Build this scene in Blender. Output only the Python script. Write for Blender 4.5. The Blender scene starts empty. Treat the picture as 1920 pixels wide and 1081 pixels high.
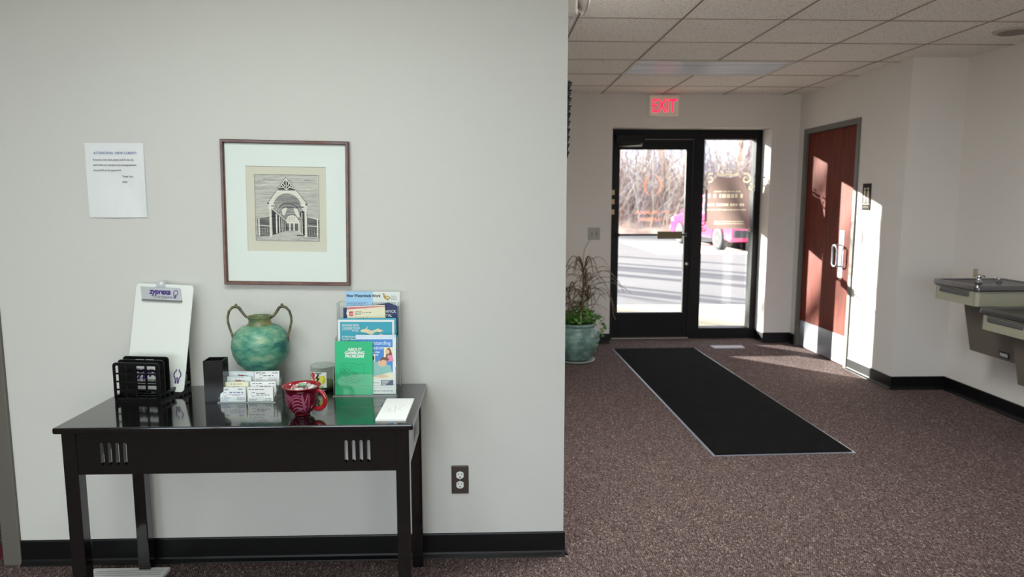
import bpy, bmesh, math, random
from mathutils import Vector, Matrix, Euler
R = math.radians; PI = math.pi
SC = bpy.context.scene; COL = SC.collection

# ------------------------------------------------------------ camera
CAMH = 1.425
cd = bpy.data.cameras.new('camera'); cam = bpy.data.objects.new('camera', cd); COL.objects.link(cam)
cam.location = (0, 0, CAMH); cam.rotation_euler = (R(90 - 7.15), 0, R(-2.08))
cd.sensor_width = 36; cd.lens = 1320 * 36 / 1920; cd.clip_start = .05; cd.clip_end = 400
cd.dof.use_dof = True; cd.dof.focus_distance = 2.62; cd.dof.aperture_fstop = 2.9
SC.camera = cam
SC.view_settings.view_transform = 'Standard'; SC.view_settings.look = 'None'
SC.cycles.diffuse_bounces = 8; SC.cycles.sample_clamp_indirect = 8
SC.view_settings.exposure = 0.72; SC.view_settings.gamma = 1; SC.view_settings.use_curve_mapping = False

# ------------------------------------------------------------ sky, sun, room lights
W = bpy.data.worlds.new('sky'); SC.world = W; W.use_nodes = True
nt = W.node_tree; nt.nodes.clear()
o = nt.nodes.new('ShaderNodeOutputWorld'); bg = nt.nodes.new('ShaderNodeBackground')
tc = nt.nodes.new('ShaderNodeTexCoord'); nz = nt.nodes.new('ShaderNodeTexNoise'); nz.inputs['Scale'].default_value = 3.0; nz.inputs['Detail'].default_value = 6
rp = nt.nodes.new('ShaderNodeValToRGB'); rp.color_ramp.elements[0].position = .42; rp.color_ramp.elements[1].position = .62
rp.color_ramp.elements[0].color = (.62, .73, .90, 1); rp.color_ramp.elements[1].color = (1, .97, .91, 1)
nt.links.new(tc.outputs['Generated'], nz.inputs['Vector']); nt.links.new(nz.outputs['Fac'], rp.inputs['Fac'])
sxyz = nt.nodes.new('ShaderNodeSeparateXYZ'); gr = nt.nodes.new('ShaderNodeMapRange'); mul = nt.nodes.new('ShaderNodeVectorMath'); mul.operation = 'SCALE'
gr.inputs['From Min'].default_value = -.4; gr.inputs['From Max'].default_value = .5; gr.inputs['To Min'].default_value = 1.0; gr.inputs['To Max'].default_value = .40   # added gradient: sky dimmed over the lot, full strength behind for the back windows
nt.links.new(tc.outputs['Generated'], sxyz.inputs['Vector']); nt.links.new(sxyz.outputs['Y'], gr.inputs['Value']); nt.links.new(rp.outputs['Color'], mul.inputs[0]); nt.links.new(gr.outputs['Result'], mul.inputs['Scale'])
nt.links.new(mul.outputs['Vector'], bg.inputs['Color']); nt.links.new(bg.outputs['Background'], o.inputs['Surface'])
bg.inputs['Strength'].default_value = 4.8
SUNDIR = Vector((1, -1.055, -.321)).normalized()
sd = bpy.data.lights.new('sun', 'SUN'); so = bpy.data.objects.new('sun', sd); COL.objects.link(so)
sd.energy = 24; sd.angle = R(.55); sd.color = (1, .95, .87)
so.rotation_euler = SUNDIR.to_track_quat('-Z', 'Y').to_euler(); so.location = (-6, 16, 6)
TROFFERS = [  # x, y, watts, light colour
    (-.62, 1.30, 12, (.93, 1.0, .95)),
    (-2.75, .55, 3, (.93, 1.0, .95)),
    (.95, 3.08, 26, (1.0, .97, .93)),  # unseen panel added to brighten the hall
]

# ------------------------------------------------------------ materials
def lin(c):
    return tuple(((v / 255) / 12.92 if v / 255 <= .04045 else ((v / 255 + .055) / 1.055) ** 2.4) for v in c)
MATS = {}
def mat(name, rgb=(200, 200, 200), rough=.6, metal=0., spec=.5, bump=None, var=None, coat=0, emit=None, trans=0, stretch=None, alpha=1):
    """rgb is sRGB 0-255; bump=(scale,strength); var=(scale, rgb2) mottles with a second colour"""
    if name in MATS: return MATS[name]
    m = bpy.data.materials.new(name); m.use_nodes = True; t = m.node_tree; b = t.nodes['Principled BSDF']
    b.inputs['Base Color'].default_value = (*lin(rgb), 1); b.inputs['Roughness'].default_value = rough
    b.inputs['Metallic'].default_value = metal; b.inputs['Specular IOR Level'].default_value = spec
    b.inputs['Coat Weight'].default_value = coat; b.inputs['Coat Roughness'].default_value = .05
    b.inputs['Transmission Weight'].default_value = trans; b.inputs['Alpha'].default_value = alpha
    if emit: b.inputs['Emission Color'].default_value = (*lin(emit[0]), 1); b.inputs['Emission Strength'].default_value = emit[1]
    if bump or var:
        c = t.nodes.new('ShaderNodeTexCoord'); mp = t.nodes.new('ShaderNodeMapping'); t.links.new(c.outputs['Object'], mp.inputs['Vector'])
        if stretch: mp.inputs['Scale'].default_value = stretch
    if var:
        n = t.nodes.new('ShaderNodeTexNoise'); n.inputs['Scale'].default_value = var[0]; n.inputs['Detail'].default_value = 5
        r = t.nodes.new('ShaderNodeValToRGB'); r.color_ramp.elements[0].position = .38; r.color_ramp.elements[1].position = .62
        r.color_ramp.elements[0].color = (*lin(rgb), 1); r.color_ramp.elements[1].color = (*lin(var[1]), 1)
        t.links.new(mp.outputs['Vector'], n.inputs['Vector']); t.links.new(n.outputs['Fac'], r.inputs['Fac']); t.links.new(r.outputs['Color'], b.inputs['Base Color'])
    if bump:
        n = t.nodes.new('ShaderNodeTexNoise'); n.inputs['Scale'].default_value = bump[0]; n.inputs['Detail'].default_value = 4
        k = t.nodes.new('ShaderNodeBump'); k.inputs['Strength'].default_value = bump[1]; k.inputs['Distance'].default_value = .002
        t.links.new(mp.outputs['Vector'], n.inputs['Vector']); t.links.new(n.outputs['Fac'], k.inputs['Height']); t.links.new(k.outputs['Normal'], b.inputs['Normal'])
    MATS[name] = m; return m
def clear(name, tint=(1, 1, 1), gloss=.03, ior=1.45, haze=0):
    """thin clear sheet: light passes, the surface mirrors by Fresnel"""
    if name in MATS: return MATS[name]
    m = bpy.data.materials.new(name); m.use_nodes = True; t = m.node_tree; t.nodes.clear()
    o = t.nodes.new('ShaderNodeOutputMaterial'); tr = t.nodes.new('ShaderNodeBsdfTransparent'); g = t.nodes.new('ShaderNodeBsdfGlossy')
    tr.inputs['Color'].default_value = (*tint, 1); g.inputs['Roughness'].default_value = gloss
    f = t.nodes.new('ShaderNodeFresnel'); x = t.nodes.new('ShaderNodeMixShader')
    gm = t.nodes.new('ShaderNodeNewGeometry'); mr_ = t.nodes.new('ShaderNodeMapRange'); mr_.inputs['To Min'].default_value = ior; mr_.inputs['To Max'].default_value = 1 / ior
    t.links.new(gm.outputs['Backfacing'], mr_.inputs['Value']); t.links.new(mr_.outputs['Result'], f.inputs['IOR'])   # same mirror strength on both faces of the sheet
    t.links.new(f.outputs['Fac'], x.inputs['Fac']); t.links.new(tr.outputs[0], x.inputs[1]); t.links.new(g.outputs[0], x.inputs[2])
    if haze:
        d = t.nodes.new('ShaderNodeBsdfDiffuse'); d.inputs['Color'].default_value = (.85, .87, .86, 1); y = t.nodes.new('ShaderNodeMixShader'); y.inputs['Fac'].default_value = haze
        t.links.new(x.outputs[0], y.inputs[1]); t.links.new(d.outputs[0], y.inputs[2]); t.links.new(y.outputs[0], o.inputs['Surface'])
    else: t.links.new(x.outputs[0], o.inputs['Surface'])
    MATS[name] = m; return m

# ------------------------------------------------------------ mesh builder
class MB:
    def __init__(s, M=None): s.v = []; s.f = []; s.mi = []; s.mats = []; s.M = M or Matrix(); s.sm = []
    def idx(s, m):
        if m not in s.mats: s.mats.append(m)
        return s.mats.index(m)
    def add(s, vs, fs, m, smooth=False, T=None):
        T = s.M @ T if T is not None else s.M
        b = len(s.v); s.v += [T @ Vector(p) for p in vs]; i = s.idx(m)
        for f in fs: s.f.append([b + k for k in f]); s.mi.append(i); s.sm.append(smooth)
        return s
    def box(s, a, b, m, T=None):
        (x0, y0, z0), (x1, y1, z1) = a, b
        v = [(x0, y0, z0), (x1, y0, z0), (x1, y1, z0), (x0, y1, z0), (x0, y0, z1), (x1, y0, z1), (x1, y1, z1), (x0, y1, z1)]
        return s.add(v, [(3, 2, 1, 0), (4, 5, 6, 7), (0, 1, 5, 4), (1, 2, 6, 5), (2, 3, 7, 6), (3, 0, 4, 7)], m, T=T)
    def prism(s, pts, d0, d1, m, axis='y', T=None):
        """polygon pts (a,b) extruded between d0 and d1 along axis; (a,b) = (x,z) for y, (y,z) for x, (x,y) for z"""
        def P(a, b, d): return {'y': (a, d, b), 'x': (d, a, b), 'z': (a, b, d)}[axis]
        n = len(pts); v = [P(a, b, d0) for a, b in pts] + [P(a, b, d1) for a, b in pts]
        f = [tuple(range(n))[::-1], tuple(range(n, 2 * n))] + [(i, (i + 1) % n, n + (i + 1) % n, n + i) for i in range(n)]
        return s.add(v, f, m, T=T)
    def lathe(s, prof, m, c=(0, 0, 0), n=40, T=None, smooth=True, cap=True):
        v = []; f = []
        for r, z in prof:
            for k in range(n): a = 2 * PI * k / n; v.append((c[0] + r * math.cos(a), c[1] + r * math.sin(a), c[2] + z))
        for j in range(len(prof) - 1):
            for k in range(n): q = (k + 1) % n; f.append((j * n + k, j * n + q, (j + 1) * n + q, (j + 1) * n + k))
        if cap: f.append(tuple(range(n))[::-1]); f.append(tuple((len(prof) - 1) * n + k for k in range(n)))
        return s.add(v, f, m, smooth, T)
    def tube(s, pts, rad, m, n=8, T=None, closed=False, flat=1.0):
        P = [Vector(p) for p in pts]; L = len(P); v = []; f = []
        if not hasattr(rad, '__len__'): rad = [rad] * L
        up = Vector((0, 0, 1)); prev = None
        for i, p in enumerate(P):
            d = (P[(i + 1) % L] - P[i - 1]) if closed else (P[min(i + 1, L - 1)] - P[max(i - 1, 0)])
            d.normalize()
            if prev is None:
                u = d.cross(up)
                if u.length < .1: u = d.cross(Vector((1, 0, 0)))
            else: u = prev - d * prev.dot(d)
            u.normalize(); prev = u; w = d.cross(u)
            for k in range(n): a = 2 * PI * k / n; v.append(p + (u * math.cos(a) + w * math.sin(a) * flat) * rad[i])
        for j in range(L if closed else L - 1):
            q = (j + 1) % L
            for k in range(n): f.append((j * n + k, j * n + (k + 1) % n, q * n + (k + 1) % n, q * n + k))
        if not closed: f.append(tuple(range(n))[::-1]); f.append(tuple((L - 1) * n + k for k in range(n)))
        return s.add(v, f, m, True, T)
    def ball(s, c, r, m, n=16, T=None):
        rx, ry, rz = r if hasattr(r, '__len__') else (r, r, r); v = [(c[0], c[1], c[2] - rz)]; f = []; h = n // 2
        for j in range(1, h):
            t = PI * j / h
            for k in range(n): a = 2 * PI * k / n; v.append((c[0] + rx * math.sin(t) * math.cos(a), c[1] + ry * math.sin(t) * math.sin(a), c[2] - rz * math.cos(t)))
        v.append((c[0], c[1], c[2] + rz)); e = len(v) - 1
        for k in range(n):
            q = (k + 1) % n; f.append((0, 1 + q, 1 + k)); f.append((e, e - n + k, e - n + q))
            for j in range(h - 2): b = 1 + j * n; f.append((b + k, b + q, b + n + q, b + n + k))
        return s.add(v, f, m, True, T)
    # --- printed matter: drawn in the x,z plane facing -y, each layer a hair in front of the last
    def poly(s, pts, m, layer=1, y=0, T=None):
        d = y - .00022 * layer
        return s.add([(a, d, b) for a, b in pts], [tuple(range(len(pts)))], m, T=T)
    def rect(s, x0, z0, x1, z1, m, layer=1, y=0, T=None): return s.poly([(x0, z0), (x1, z0), (x1, z1), (x0, z1)], m, layer, y, T)
    def line(s, pts, w, m, layer=2, y=0, T=None):
        for (a, b), (c, d) in zip(pts, pts[1:]):
            L = math.hypot(c - a, d - b) or 1e-6; nx, nz = -(d - b) / L * w / 2, (c - a) / L * w / 2
            s.poly([(a + nx, b + nz), (a - nx, b - nz), (c - nx, d - nz), (c + nx, d + nz)], m, layer, y, T)
        return s
    def text(s, txt, x, z, size, m, layer=2, y=0, align='LEFT', bold=0, shear=0, mirror=False, sx=1, rot=0, T=None):
        c = bpy.data.curves.new('t', 'FONT'); c.body = txt; c.size = size; c.align_x = align; c.offset = bold * size; c.shear = shear; c.resolution_u = 2
        ob = bpy.data.objects.new('t', c); me = bpy.data.meshes.new_from_object(ob)
        K = Matrix.Translation((x, y - .00022 * layer, z)) @ Matrix.Rotation(-rot, 4, 'Y') @ Matrix.Diagonal(((-sx if mirror else sx), 1, 1, 1)) @ Matrix.Rotation(PI / 2, 4, 'X')
        if T is not None: K = T @ K
        s.add([tuple(v.co) for v in me.vertices], [tuple(p.vertices) for p in me.polygons], m, T=K)
        bpy.data.objects.remove(ob); bpy.data.curves.remove(c); bpy.data.meshes.remove(me); return s
    def greek(s, x0, z, x1, h, m, seed=0, layer=2, y=0, T=None):
        """a line of print too small to read: word-length strokes"""
        r = random.Random(seed); x = x0
        while x < x1 - h:
            w = min(h * r.uniform(1.2, 4.2), x1 - x); s.rect(x, z, x + w, z + h * .62, m, layer, y, T); x += w + h * .7
        return s
    def build(s, name, parent=None, loc=None, rot=None, bevel=0, seg=2, sub=0):
        me = bpy.data.meshes.new(name); me.from_pydata([tuple(v) for v in s.v], [], s.f)
        for m in s.mats: me.materials.append(m)
        me.polygons.foreach_set('material_index', s.mi); me.polygons.foreach_set('use_smooth', s.sm); me.update()
        ob = bpy.data.objects.new(name, me); COL.objects.link(ob)
        if parent: ob.parent = parent
        if loc: ob.location = loc
        if rot: ob.rotation_euler = rot
        if bevel:
            b = ob.modifiers.new('b', 'BEVEL'); b.width = bevel; b.segments = seg; b.limit_method = 'ANGLE'; b.angle_limit = R(40)
        if sub: q = ob.modifiers.new('s', 'SUBSURF'); q.levels = q.render_levels = sub
        return ob
def tag(o, label=None, cat=None, group=None, kind=None):
    for k, v in (('label', label), ('category', cat), ('group', group), ('kind', kind)):
        if v: o[k] = v
    return o
def thing(name, label, cat, loc=(0, 0, 0), rot=(0, 0, 0), group=None):
    o = bpy.data.objects.new(name, None); COL.objects.link(o); o.location = loc; o.rotation_euler = rot; o.empty_display_size = .1
    return tag(o, label, cat, group)
def struct(o): o['kind'] = 'structure'; return o

# ------------------------------------------------------------ surface materials
M_wall = mat('wall_paint', (207, 207, 203), .85, bump=(260, .25))
M_wall2 = mat('wall_paint_hall_tint', (213, 208, 203), .85, bump=(260, .25))  # copy of the wall paint with the hall's warmer light put into its colour
M_base = mat('vinyl_base', (8, 8, 9), .4, spec=.3, bump=(8, .1))
M_gray = mat('frame_paint', (98, 95, 88), .5)
def carpet():
    m = bpy.data.materials.new('loop_carpet'); m.use_nodes = True; t = m.node_tree; b = t.nodes['Principled BSDF']; b.inputs['Roughness'].default_value = 1; b.inputs['Specular IOR Level'].default_value = .1
    c = t.nodes.new('ShaderNodeTexCoord'); v = t.nodes.new('ShaderNodeTexVoronoi'); v.inputs['Scale'].default_value = 165; v.inputs['Randomness'].default_value = .5
    mp = t.nodes.new('ShaderNodeMapping'); mp.inputs['Scale'].default_value = (1, .5, 1); mp.inputs['Rotation'].default_value = (0, 0, .75)
    t.links.new(c.outputs['Object'], mp.inputs['Vector']); t.links.new(mp.outputs['Vector'], v.inputs['Vector'])
    sep = t.nodes.new('ShaderNodeSeparateColor'); t.links.new(v.outputs['Color'], sep.inputs['Color'])
    r = t.nodes.new('ShaderNodeValToRGB'); e = r.color_ramp.elements; e[0].position = 0; e[0].color = (*lin((96, 80, 79)), 1); e[1].position = 1; e[1].color = (*lin((170, 154, 147)), 1)
    for p, col in ((.35, (114, 97, 96)), (.62, (132, 114, 112)), (.85, (122, 108, 103))): q = e.new(p); q.color = (*lin(col), 1)
    t.links.new(sep.outputs['Red'], r.inputs['Fac'])
    mx = t.nodes.new('ShaderNodeMix'); mx.data_type = 'RGBA'; mx.blend_type = 'MULTIPLY'; mx.inputs['Factor'].default_value = .92
    r2 = t.nodes.new('ShaderNodeValToRGB'); r2.color_ramp.elements[0].color = (1, 1, 1, 1); r2.color_ramp.elements[0].position = .25; r2.color_ramp.elements[1].color = (.2, .18, .18, 1); r2.color_ramp.elements[1].position = .75
    t.links.new(v.outputs['Distance'], r2.inputs['Fac']); t.links.new(r.outputs['Color'], mx.inputs[6]); t.links.new(r2.outputs['Color'], mx.inputs[7]); t.links.new(mx.outputs[2], b.inputs['Base Color'])
    k = t.nodes.new('ShaderNodeBump'); k.inputs['Strength'].default_value = .9; k.inputs['Distance'].default_value = .004; k.invert = True
    t.links.new(v.outputs['Distance'], k.inputs['Height']); t.links.new(k.outputs['Normal'], b.inputs['Normal'])
    return m
M_carpet = carpet()
def tilemat():
    m = bpy.data.materials.new('ceiling_tile'); m.use_nodes = True; t = m.node_tree; b = t.nodes['Principled BSDF']; b.inputs['Roughness'].default_value = .95
    c = t.nodes.new('ShaderNodeTexCoord'); n = t.nodes.new('ShaderNodeTexNoise'); n.inputs['Scale'].default_value = 95; n.inputs['Detail'].default_value = 3; n.inputs['Roughness'].default_value = .7
    r = t.nodes.new('ShaderNodeValToRGB'); r.color_ramp.elements[0].position = .34; r.color_ramp.elements[1].position = .44
    r.color_ramp.elements[0].color = (*lin((150, 142, 135)), 1); r.color_ramp.elements[1].color = (*lin((234, 228, 223)), 1)
    t.links.new(c.outputs['Object'], n.inputs['Vector']); t.links.new(n.outputs['Fac'], r.inputs['Fac']); t.links.new(r.outputs['Color'], b.inputs['Base Color'])
    return m
M_tile = tilemat()
M_black = mat('black_lacquer', (11, 10, 11), .12, spec=.6, coat=.7, bump=(18, .04))
M_frame = mat('black_anodised', (9, 9, 12), .5, spec=.25)
M_white = mat('white_paper', (232, 234, 232), .8)
M_ink = mat('black_ink', (28, 28, 34), .8)
M_dgray = mat('grey_ink', (95, 98, 105), .8)
M_lgray = mat('pale_grey_ink', (165, 168, 172), .8)

# ------------------------------------------------------------ room shell
XW, XS, YF, YW, CZ = 3.47, 3.06, 6.90, 2.69, 2.44
YR, YD = 5.10, 7.15
struct(MB().box((-5.2, -3.2, -.12), (XW + .2, YF + .40, 0), M_carpet).build('floor'))
ceil = struct(MB().box((-5.2, -3.2, CZ), (XW + .2, YF + .45, CZ + .15), M_tile).build('ceiling'))
M_tbar = mat('ceiling_grid_paint', (196, 186, 177), .6); M_gap = mat('ceiling_grid_dark_line', (92, 84, 78), .9)  # thin brown line drawn along the middle of each grid bar
g = MB()
gx = [1.108 + .592 * k for k in range(-10, 5)]; gy = [7.02 - .588 * k for k in range(1, 17)]
for x in gx:
    if x < XW: g.box((x - .009, -3, CZ - .004), (x + .009, YF, CZ + .001), M_tbar); g.box((x - .003, -3, CZ - .0045), (x + .004, YF, CZ), M_gap)
for y in gy: g.box((-5, y - .009, CZ - .004), (XW, y + .009, CZ + .001), M_tbar); g.box((-5, y - .004, CZ - .0045), (XW, y + .004, CZ), M_gap)
g.build('ceiling_grid', ceil)
# table wall: front face at YW, its right-hand end turns back along X=.305 down the hall
struct(MB().box((-1.835, YW, 0), (.305, YW + .14, CZ), M_wall).box((.165, YW + .14, 0), (.305, YF, CZ), M_wall).build('wall_left'))
struct(MB().box((.165, YF, 0), (1.225, YF + .40, CZ), M_wall2).box((2.785, YF, 0), (XS + .15, YF + .40, CZ), M_wall2).box((1.225, YF, 2.125), (2.785, YF + .40, CZ), M_wall2).build('wall_far'))
struct(MB().box((XS, YR, 0), (XS + .10, 5.755, CZ), M_wall2).box((XS, 6.775, 0), (XS + .10, YF, CZ), M_wall2).box((XS, 5.755, 2.095), (XS + .10, 6.775, CZ), M_wall2)
       .box((XS + .10, YR, 0), (XW, YR + .12, CZ), M_wall2).box((XS + .30, YR + .12, 0), (XW + .1, YF + .4, CZ), M_wall2).build('wall_side'))
struct(MB().box((XW, -3, 0), (XW + .12, YR + .2, CZ), M_wall2).build('wall_right'))
wb = MB().box((-5.2, -3.15, 0), (XW + .1, -3, .12), M_wall2).box((-5.2, -3.15, 2.34), (XW + .1, -3, CZ), M_wall2)
BACKWIN = [(-3.6, -2.1), (-1.9, .6), (.8, 2.1)]
for a_, b_ in ((-5.2, -3.6), (-2.1, -1.9), (.6, .8), (2.1, XW + .1)): wb.box((a_, -3.15, .12), (b_, -3, 2.34), M_wall2)
struct(wb.build('wall_back'))
struct(MB().box((-5.15, -3, 0), (-5, YF, CZ), M_wall2).build('wall_far_left'))
struct(MB().box((-5, 5.4, 0), (.165, 5.5, CZ), M_wall2).box((-2.9, YW, 0), (-2.76, 5.4, CZ), M_wall2).box((-5, YW, 0), (-2.9, YW + .14, CZ), M_wall).box((-2.9, YW, 2.15), (-1.835, YW + .14, CZ), M_wall).build('wall_left_room'))
struct(MB().box((-1.90, YW - .012, 0), (-1.832, YW + .155, 2.15), M_gray).box((-2.9, YW - .012, 2.10), (-1.9, YW + .155, 2.15), M_gray).build('trim_1', bevel=.004))
struct(MB().box((-2.7, 2.74, 0), (-1.90, 2.86, .004), mat('maroon_carpet_band', (104, 28, 40), 1, bump=(300, .6))).build('trim_2'))
def baseboard(name, runs):
    b = MB()
    for (x0, y0), (x1, y1), nrm in runs:   # face line and outward normal
        T = Matrix(((0, 0, 0, 0),) * 4); d = Vector((x1 - x0, y1 - y0, 0)); L = d.length; d.normalize(); n = Vector((*nrm, 0))
        T = Matrix((( d.x, n.x, 0, x0), (d.y, n.y, 0, y0), (0, 0, 1, 0), (0, 0, 0, 1)))
        b.prism([(0, 0), (.020, 0), (.019, .005), (.008, .014), (.006, .022), (.005, .094), (.003, .099), (0, .1)], 0, L, M_base, 'x', T=T)
    return struct(b.build(name))
baseboard('baseboard_left', [((-1.832, YW), (.311, YW), (0, -1)), ((.305, YW - .006), (.305, YF), (1, 0))])
baseboard('baseboard_far', [((.305, YF), (1.225, YF), (0, -1)), ((2.785, YF), (XS, YF), (0, -1)), ((2.785, YF - .006), (2.785, 7.12), (-1, 0))])
baseboard('baseboard_side', [((XS, YR - .006), (XS, 5.755), (-1, 0)), ((XS, 6.775), (XS, YF), (-1, 0)), ((XS - .006, YR), (XW, YR), (0, -1))])
baseboard('baseboard_right', [((XW, -3), (XW, YR), (-1, 0))])

# ------------------------------------------------------------ entrance door, sidelite
M_glass = clear('window_glass', (.93, .95, .95)); M_alu = mat('dull_aluminium', (190, 188, 180), .35, metal=.8)
fr = struct(MB().box((1.225, 7.12, 0), (1.285, 7.25, 2.125), M_frame).box((2.722, 7.12, 0), (2.785, 7.25, 2.125), M_frame).box((1.285, 7.12, 2.032), (2.722, 7.25, 2.125), M_frame)
     .box((2.092, 7.12, 0), (2.195, 7.25, 2.032), M_frame).box((2.195, 7.12, 0), (2.722, 7.25, .110), M_frame).build('trim_3', bevel=.003))
d1 = struct(thing('door_1', None, None, (1.2875, 7.15, 0)))
x0 = 1.2875
MB().box((0, 0, .012), (.060, .045, 2.028), M_frame).box((.735, 0, .012), (.800, .045, 2.028), M_frame).box((.060, 0, .012), (.735, .045, .270), M_frame).box((.060, 0, 1.930), (.735, .045, 2.028), M_frame).build('door_frame', d1, bevel=.003)
MB().box((.060, .019, .270), (.735, .025, 1.930), M_glass).build('door_glass', d1)
MB().tube([(.045, -.035, 1.075), (.76, -.035, 1.075)], .0095, M_frame, 8).box((.03, -.05, 1.06), (.06, .0, 1.09), M_frame).box((.745, -.05, 1.06), (.77, 0, 1.09), M_frame).build('push_bar', d1)
MB().box((.445, -.052, 1.035), (.700, -.04, 1.11), mat('bronze_plate', (108, 96, 70), .4, metal=.3)).build('push_plate', d1, bevel=.003)['label'] = 'olive brown push plate'
MB().lathe([(.017, 0), (.017, .012), (.012, .016)], M_alu, T=Matrix.Translation((.768, 0, .775)) @ Matrix.Rotation(PI / 2, 4, 'X')).build('lock_cylinder', d1)
for z in (1.285, 1.385, 1.475): MB().box((-.062, -.245, z), (-.032, -.205, z + .048), mat('tan_metal', (196, 172, 132), .5)).build('door_hinge', d1, bevel=.003)['label'] = 'small tan metal hinge knuckle'
cl = MB().box((.0, -.085, 1.985), (.295, -.02, 2.075), M_frame).build('door_closer', d1, bevel=.008)
MB().tube([(.26, -.06, 1.985), (.27, -.05, 1.965), (.05, -.01, 1.96)], .009, M_alu).build('closer_arm', cl)
MB().box((0, -.03, 0), (.80, .09, .010), M_alu).build('threshold', d1)
w1 = struct(MB().box((2.195, 7.182, .110), (2.722, 7.188, 2.032), M_glass).build('window_1'))
for i, (a_, b_) in enumerate(BACKWIN):   # windows behind the viewer, inferred from frontal light; right one added for hall light
    w_ = struct(MB().box((a_, -3.08, .12), (b_, -3.075, 2.34), M_glass).build('window_%d' % (i + 2)))
    m_w = (a_ + b_) / 2; MB().box((a_, -3.11, .12), (a_ + .05, -3.04, 2.34), M_frame).box((b_ - .05, -3.11, .12), (b_, -3.04, 2.34), M_frame).box((m_w - .03, -3.11, .12), (m_w + .03, -3.04, 2.34), M_frame).box((a_, -3.11, 2.29), (b_, -3.04, 2.34), M_frame).box((a_, -3.11, .12), (b_, -3.04, .17), M_frame).build('window_frame', w_)
    L = bpy.data.lights.new('window_portal', 'AREA'); L.shape = 'RECTANGLE'; L.size = b_ - a_; L.size_y = 2.22; L.cycles.is_portal = True
    lo = bpy.data.objects.new('window_portal', L); COL.objects.link(lo); lo.location = (m_w, -3.16, 1.23); lo.rotation_euler = (-PI / 2 * -1, 0, 0)
struct(MB().box((-25, -40, -.30), (45, -3.15, -.03), mat('concrete_walk', (206, 196, 176), .85, var=(3, (190, 180, 164)))).build('floor_street_side'))
# door emblem and lettering (read from outside)
def film(name, rgb, see):
    m = bpy.data.materials.new(name); m.use_nodes = True; t = m.node_tree; t.nodes.clear()
    o = t.nodes.new('ShaderNodeOutputMaterial'); a = t.nodes.new('ShaderNodeBsdfTransparent'); b = t.nodes.new('ShaderNodeBsdfTranslucent'); c = t.nodes.new('ShaderNodeBsdfDiffuse')
    for k in (b, c): k.inputs['Color'].default_value = (*lin(rgb), 1)
    x = t.nodes.new('ShaderNodeMixShader'); y = t.nodes.new('ShaderNodeMixShader'); x.inputs['Fac'].default_value = .5; y.inputs['Fac'].default_value = see
    t.links.new(b.outputs[0], x.inputs[1]); t.links.new(c.outputs[0], x.inputs[2]); t.links.new(x.outputs[0], y.inputs[1]); t.links.new(a.outputs[0], y.inputs[2]); t.links.new(y.outputs[0], o.inputs['Surface']); return m
M_orange = film('copper_decal', (196, 128, 104), .0); dd = thing('door_decal', 'copper coloured ring emblem with lettering on the entrance door glass', 'decal', (1.69, 7.166, 1.575))
for side in (-1, 1):
    lg = MB(); po = []; pi_ = []
    for k in range(19):
        a = -R(80) + R(160) * k / 18; w = .004 + .022 * math.sin(PI * k / 18)
        po.append((side * .095 * math.cos(a), .105 * math.sin(a))); pi_.append((side * (.095 - w) * math.cos(a), (.105 - w * .6) * math.sin(a)))
    for k in range(18): lg.poly([po[k], po[k + 1], pi_[k + 1], pi_[k]], M_orange, 1)
    lg.build('ring_half', dd)
lg = MB().text('PSYCHOLOGICAL', 0, -.29, .045, M_orange, 1, align='CENTER', mirror=True); lg.build('lettering', dd); MB().text('COUNSELING', 0, -.36, .045, M_orange, 1, align='CENTER', mirror=True).build('lettering', dd)
# brown sign on the sidelite
M_brown = film('brown_film', (132, 112, 106), .0); M_cream = film('cream_film', (205, 190, 165), .0)
sg = MB(); sw, sh = .46, .56
def rowtext(z, h, x0, x1, seed):   # one band of the sign: word-length cream strokes with brown between and around them
    r = random.Random(seed); x = 0.0; y0_, y1_ = z, z + h; c = x0
    while c < x1 - h:
        w = min(h * .8 * r.uniform(.6, 1.3), x1 - c); sg.rect(x, y0_, c, y1_, M_brown, 1); sg.rect(c, y0_, c + w, y1_, M_cream, 1); x = c + w; c = x + h * (.22 if r.random() > .22 else .8)
    sg.rect(x, y0_, sw, y1_, M_brown, 1)
rows = [(.050, .010, .10, .42), (.072, .010, .10, .42), (.190, .013, .02, .44), (.235, .026, .03, .43), (.318, .040, .03, .43), (.375, .014, .09, .37)]
zc = 0
for k, (z, h, xa_, xb_) in enumerate(rows):
    sg.rect(0 if z > .1 else .03, zc, sw, z, M_brown, 1); rowtext(z, h, xa_, xb_, k); zc = z + h
sg.rect(0, zc, sw, .40, M_brown, 1); sg.poly([(.03, .40), (.43, .40), (.40, .47), (.34, .535), (.23, .52), (.12, .535), (.06, .47)], M_brown, 1)
def scroll(c, r0, turns, a0, d, w, m=M_cream):
    pts = []
    for k in range(26): t = k / 25; a = a0 + d * turns * 2 * PI * t; r = r0 * (1 - .8 * t); pts.append((c[0] + r * math.cos(a), c[1] + r * math.sin(a)))
    sg.line(pts, w, m, 2)
for q in ((.045, .51, .058, 1.1, R(60), 1), (.415, .51, .058, 1.1, R(120), -1), (-.01, .425, .036, 1, R(80), 1), (.465, .425, .036, 1, R(100), -1), (-.015, .07, .05, 1.1, R(90), 1), (-.01, .0, .03, 1, R(20), -1), (.475, -.01, .02, 1, R(90), 1)):
    scroll(q[:2], q[2], q[3], q[4], q[5], .017)
sg.line([(.12, .560), (.18, .545), (.23, .556), (.28, .545), (.34, .560)], .022, M_cream); sg.line([(.2, .580), (.23, .588), (.26, .580)], .014, M_cream)
tag(sg.build('window_sign', loc=(2.235, 7.178, 1.13)), 'brown film sign with cream scroll corners on the narrow sidelite glass', 'sign')

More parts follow.
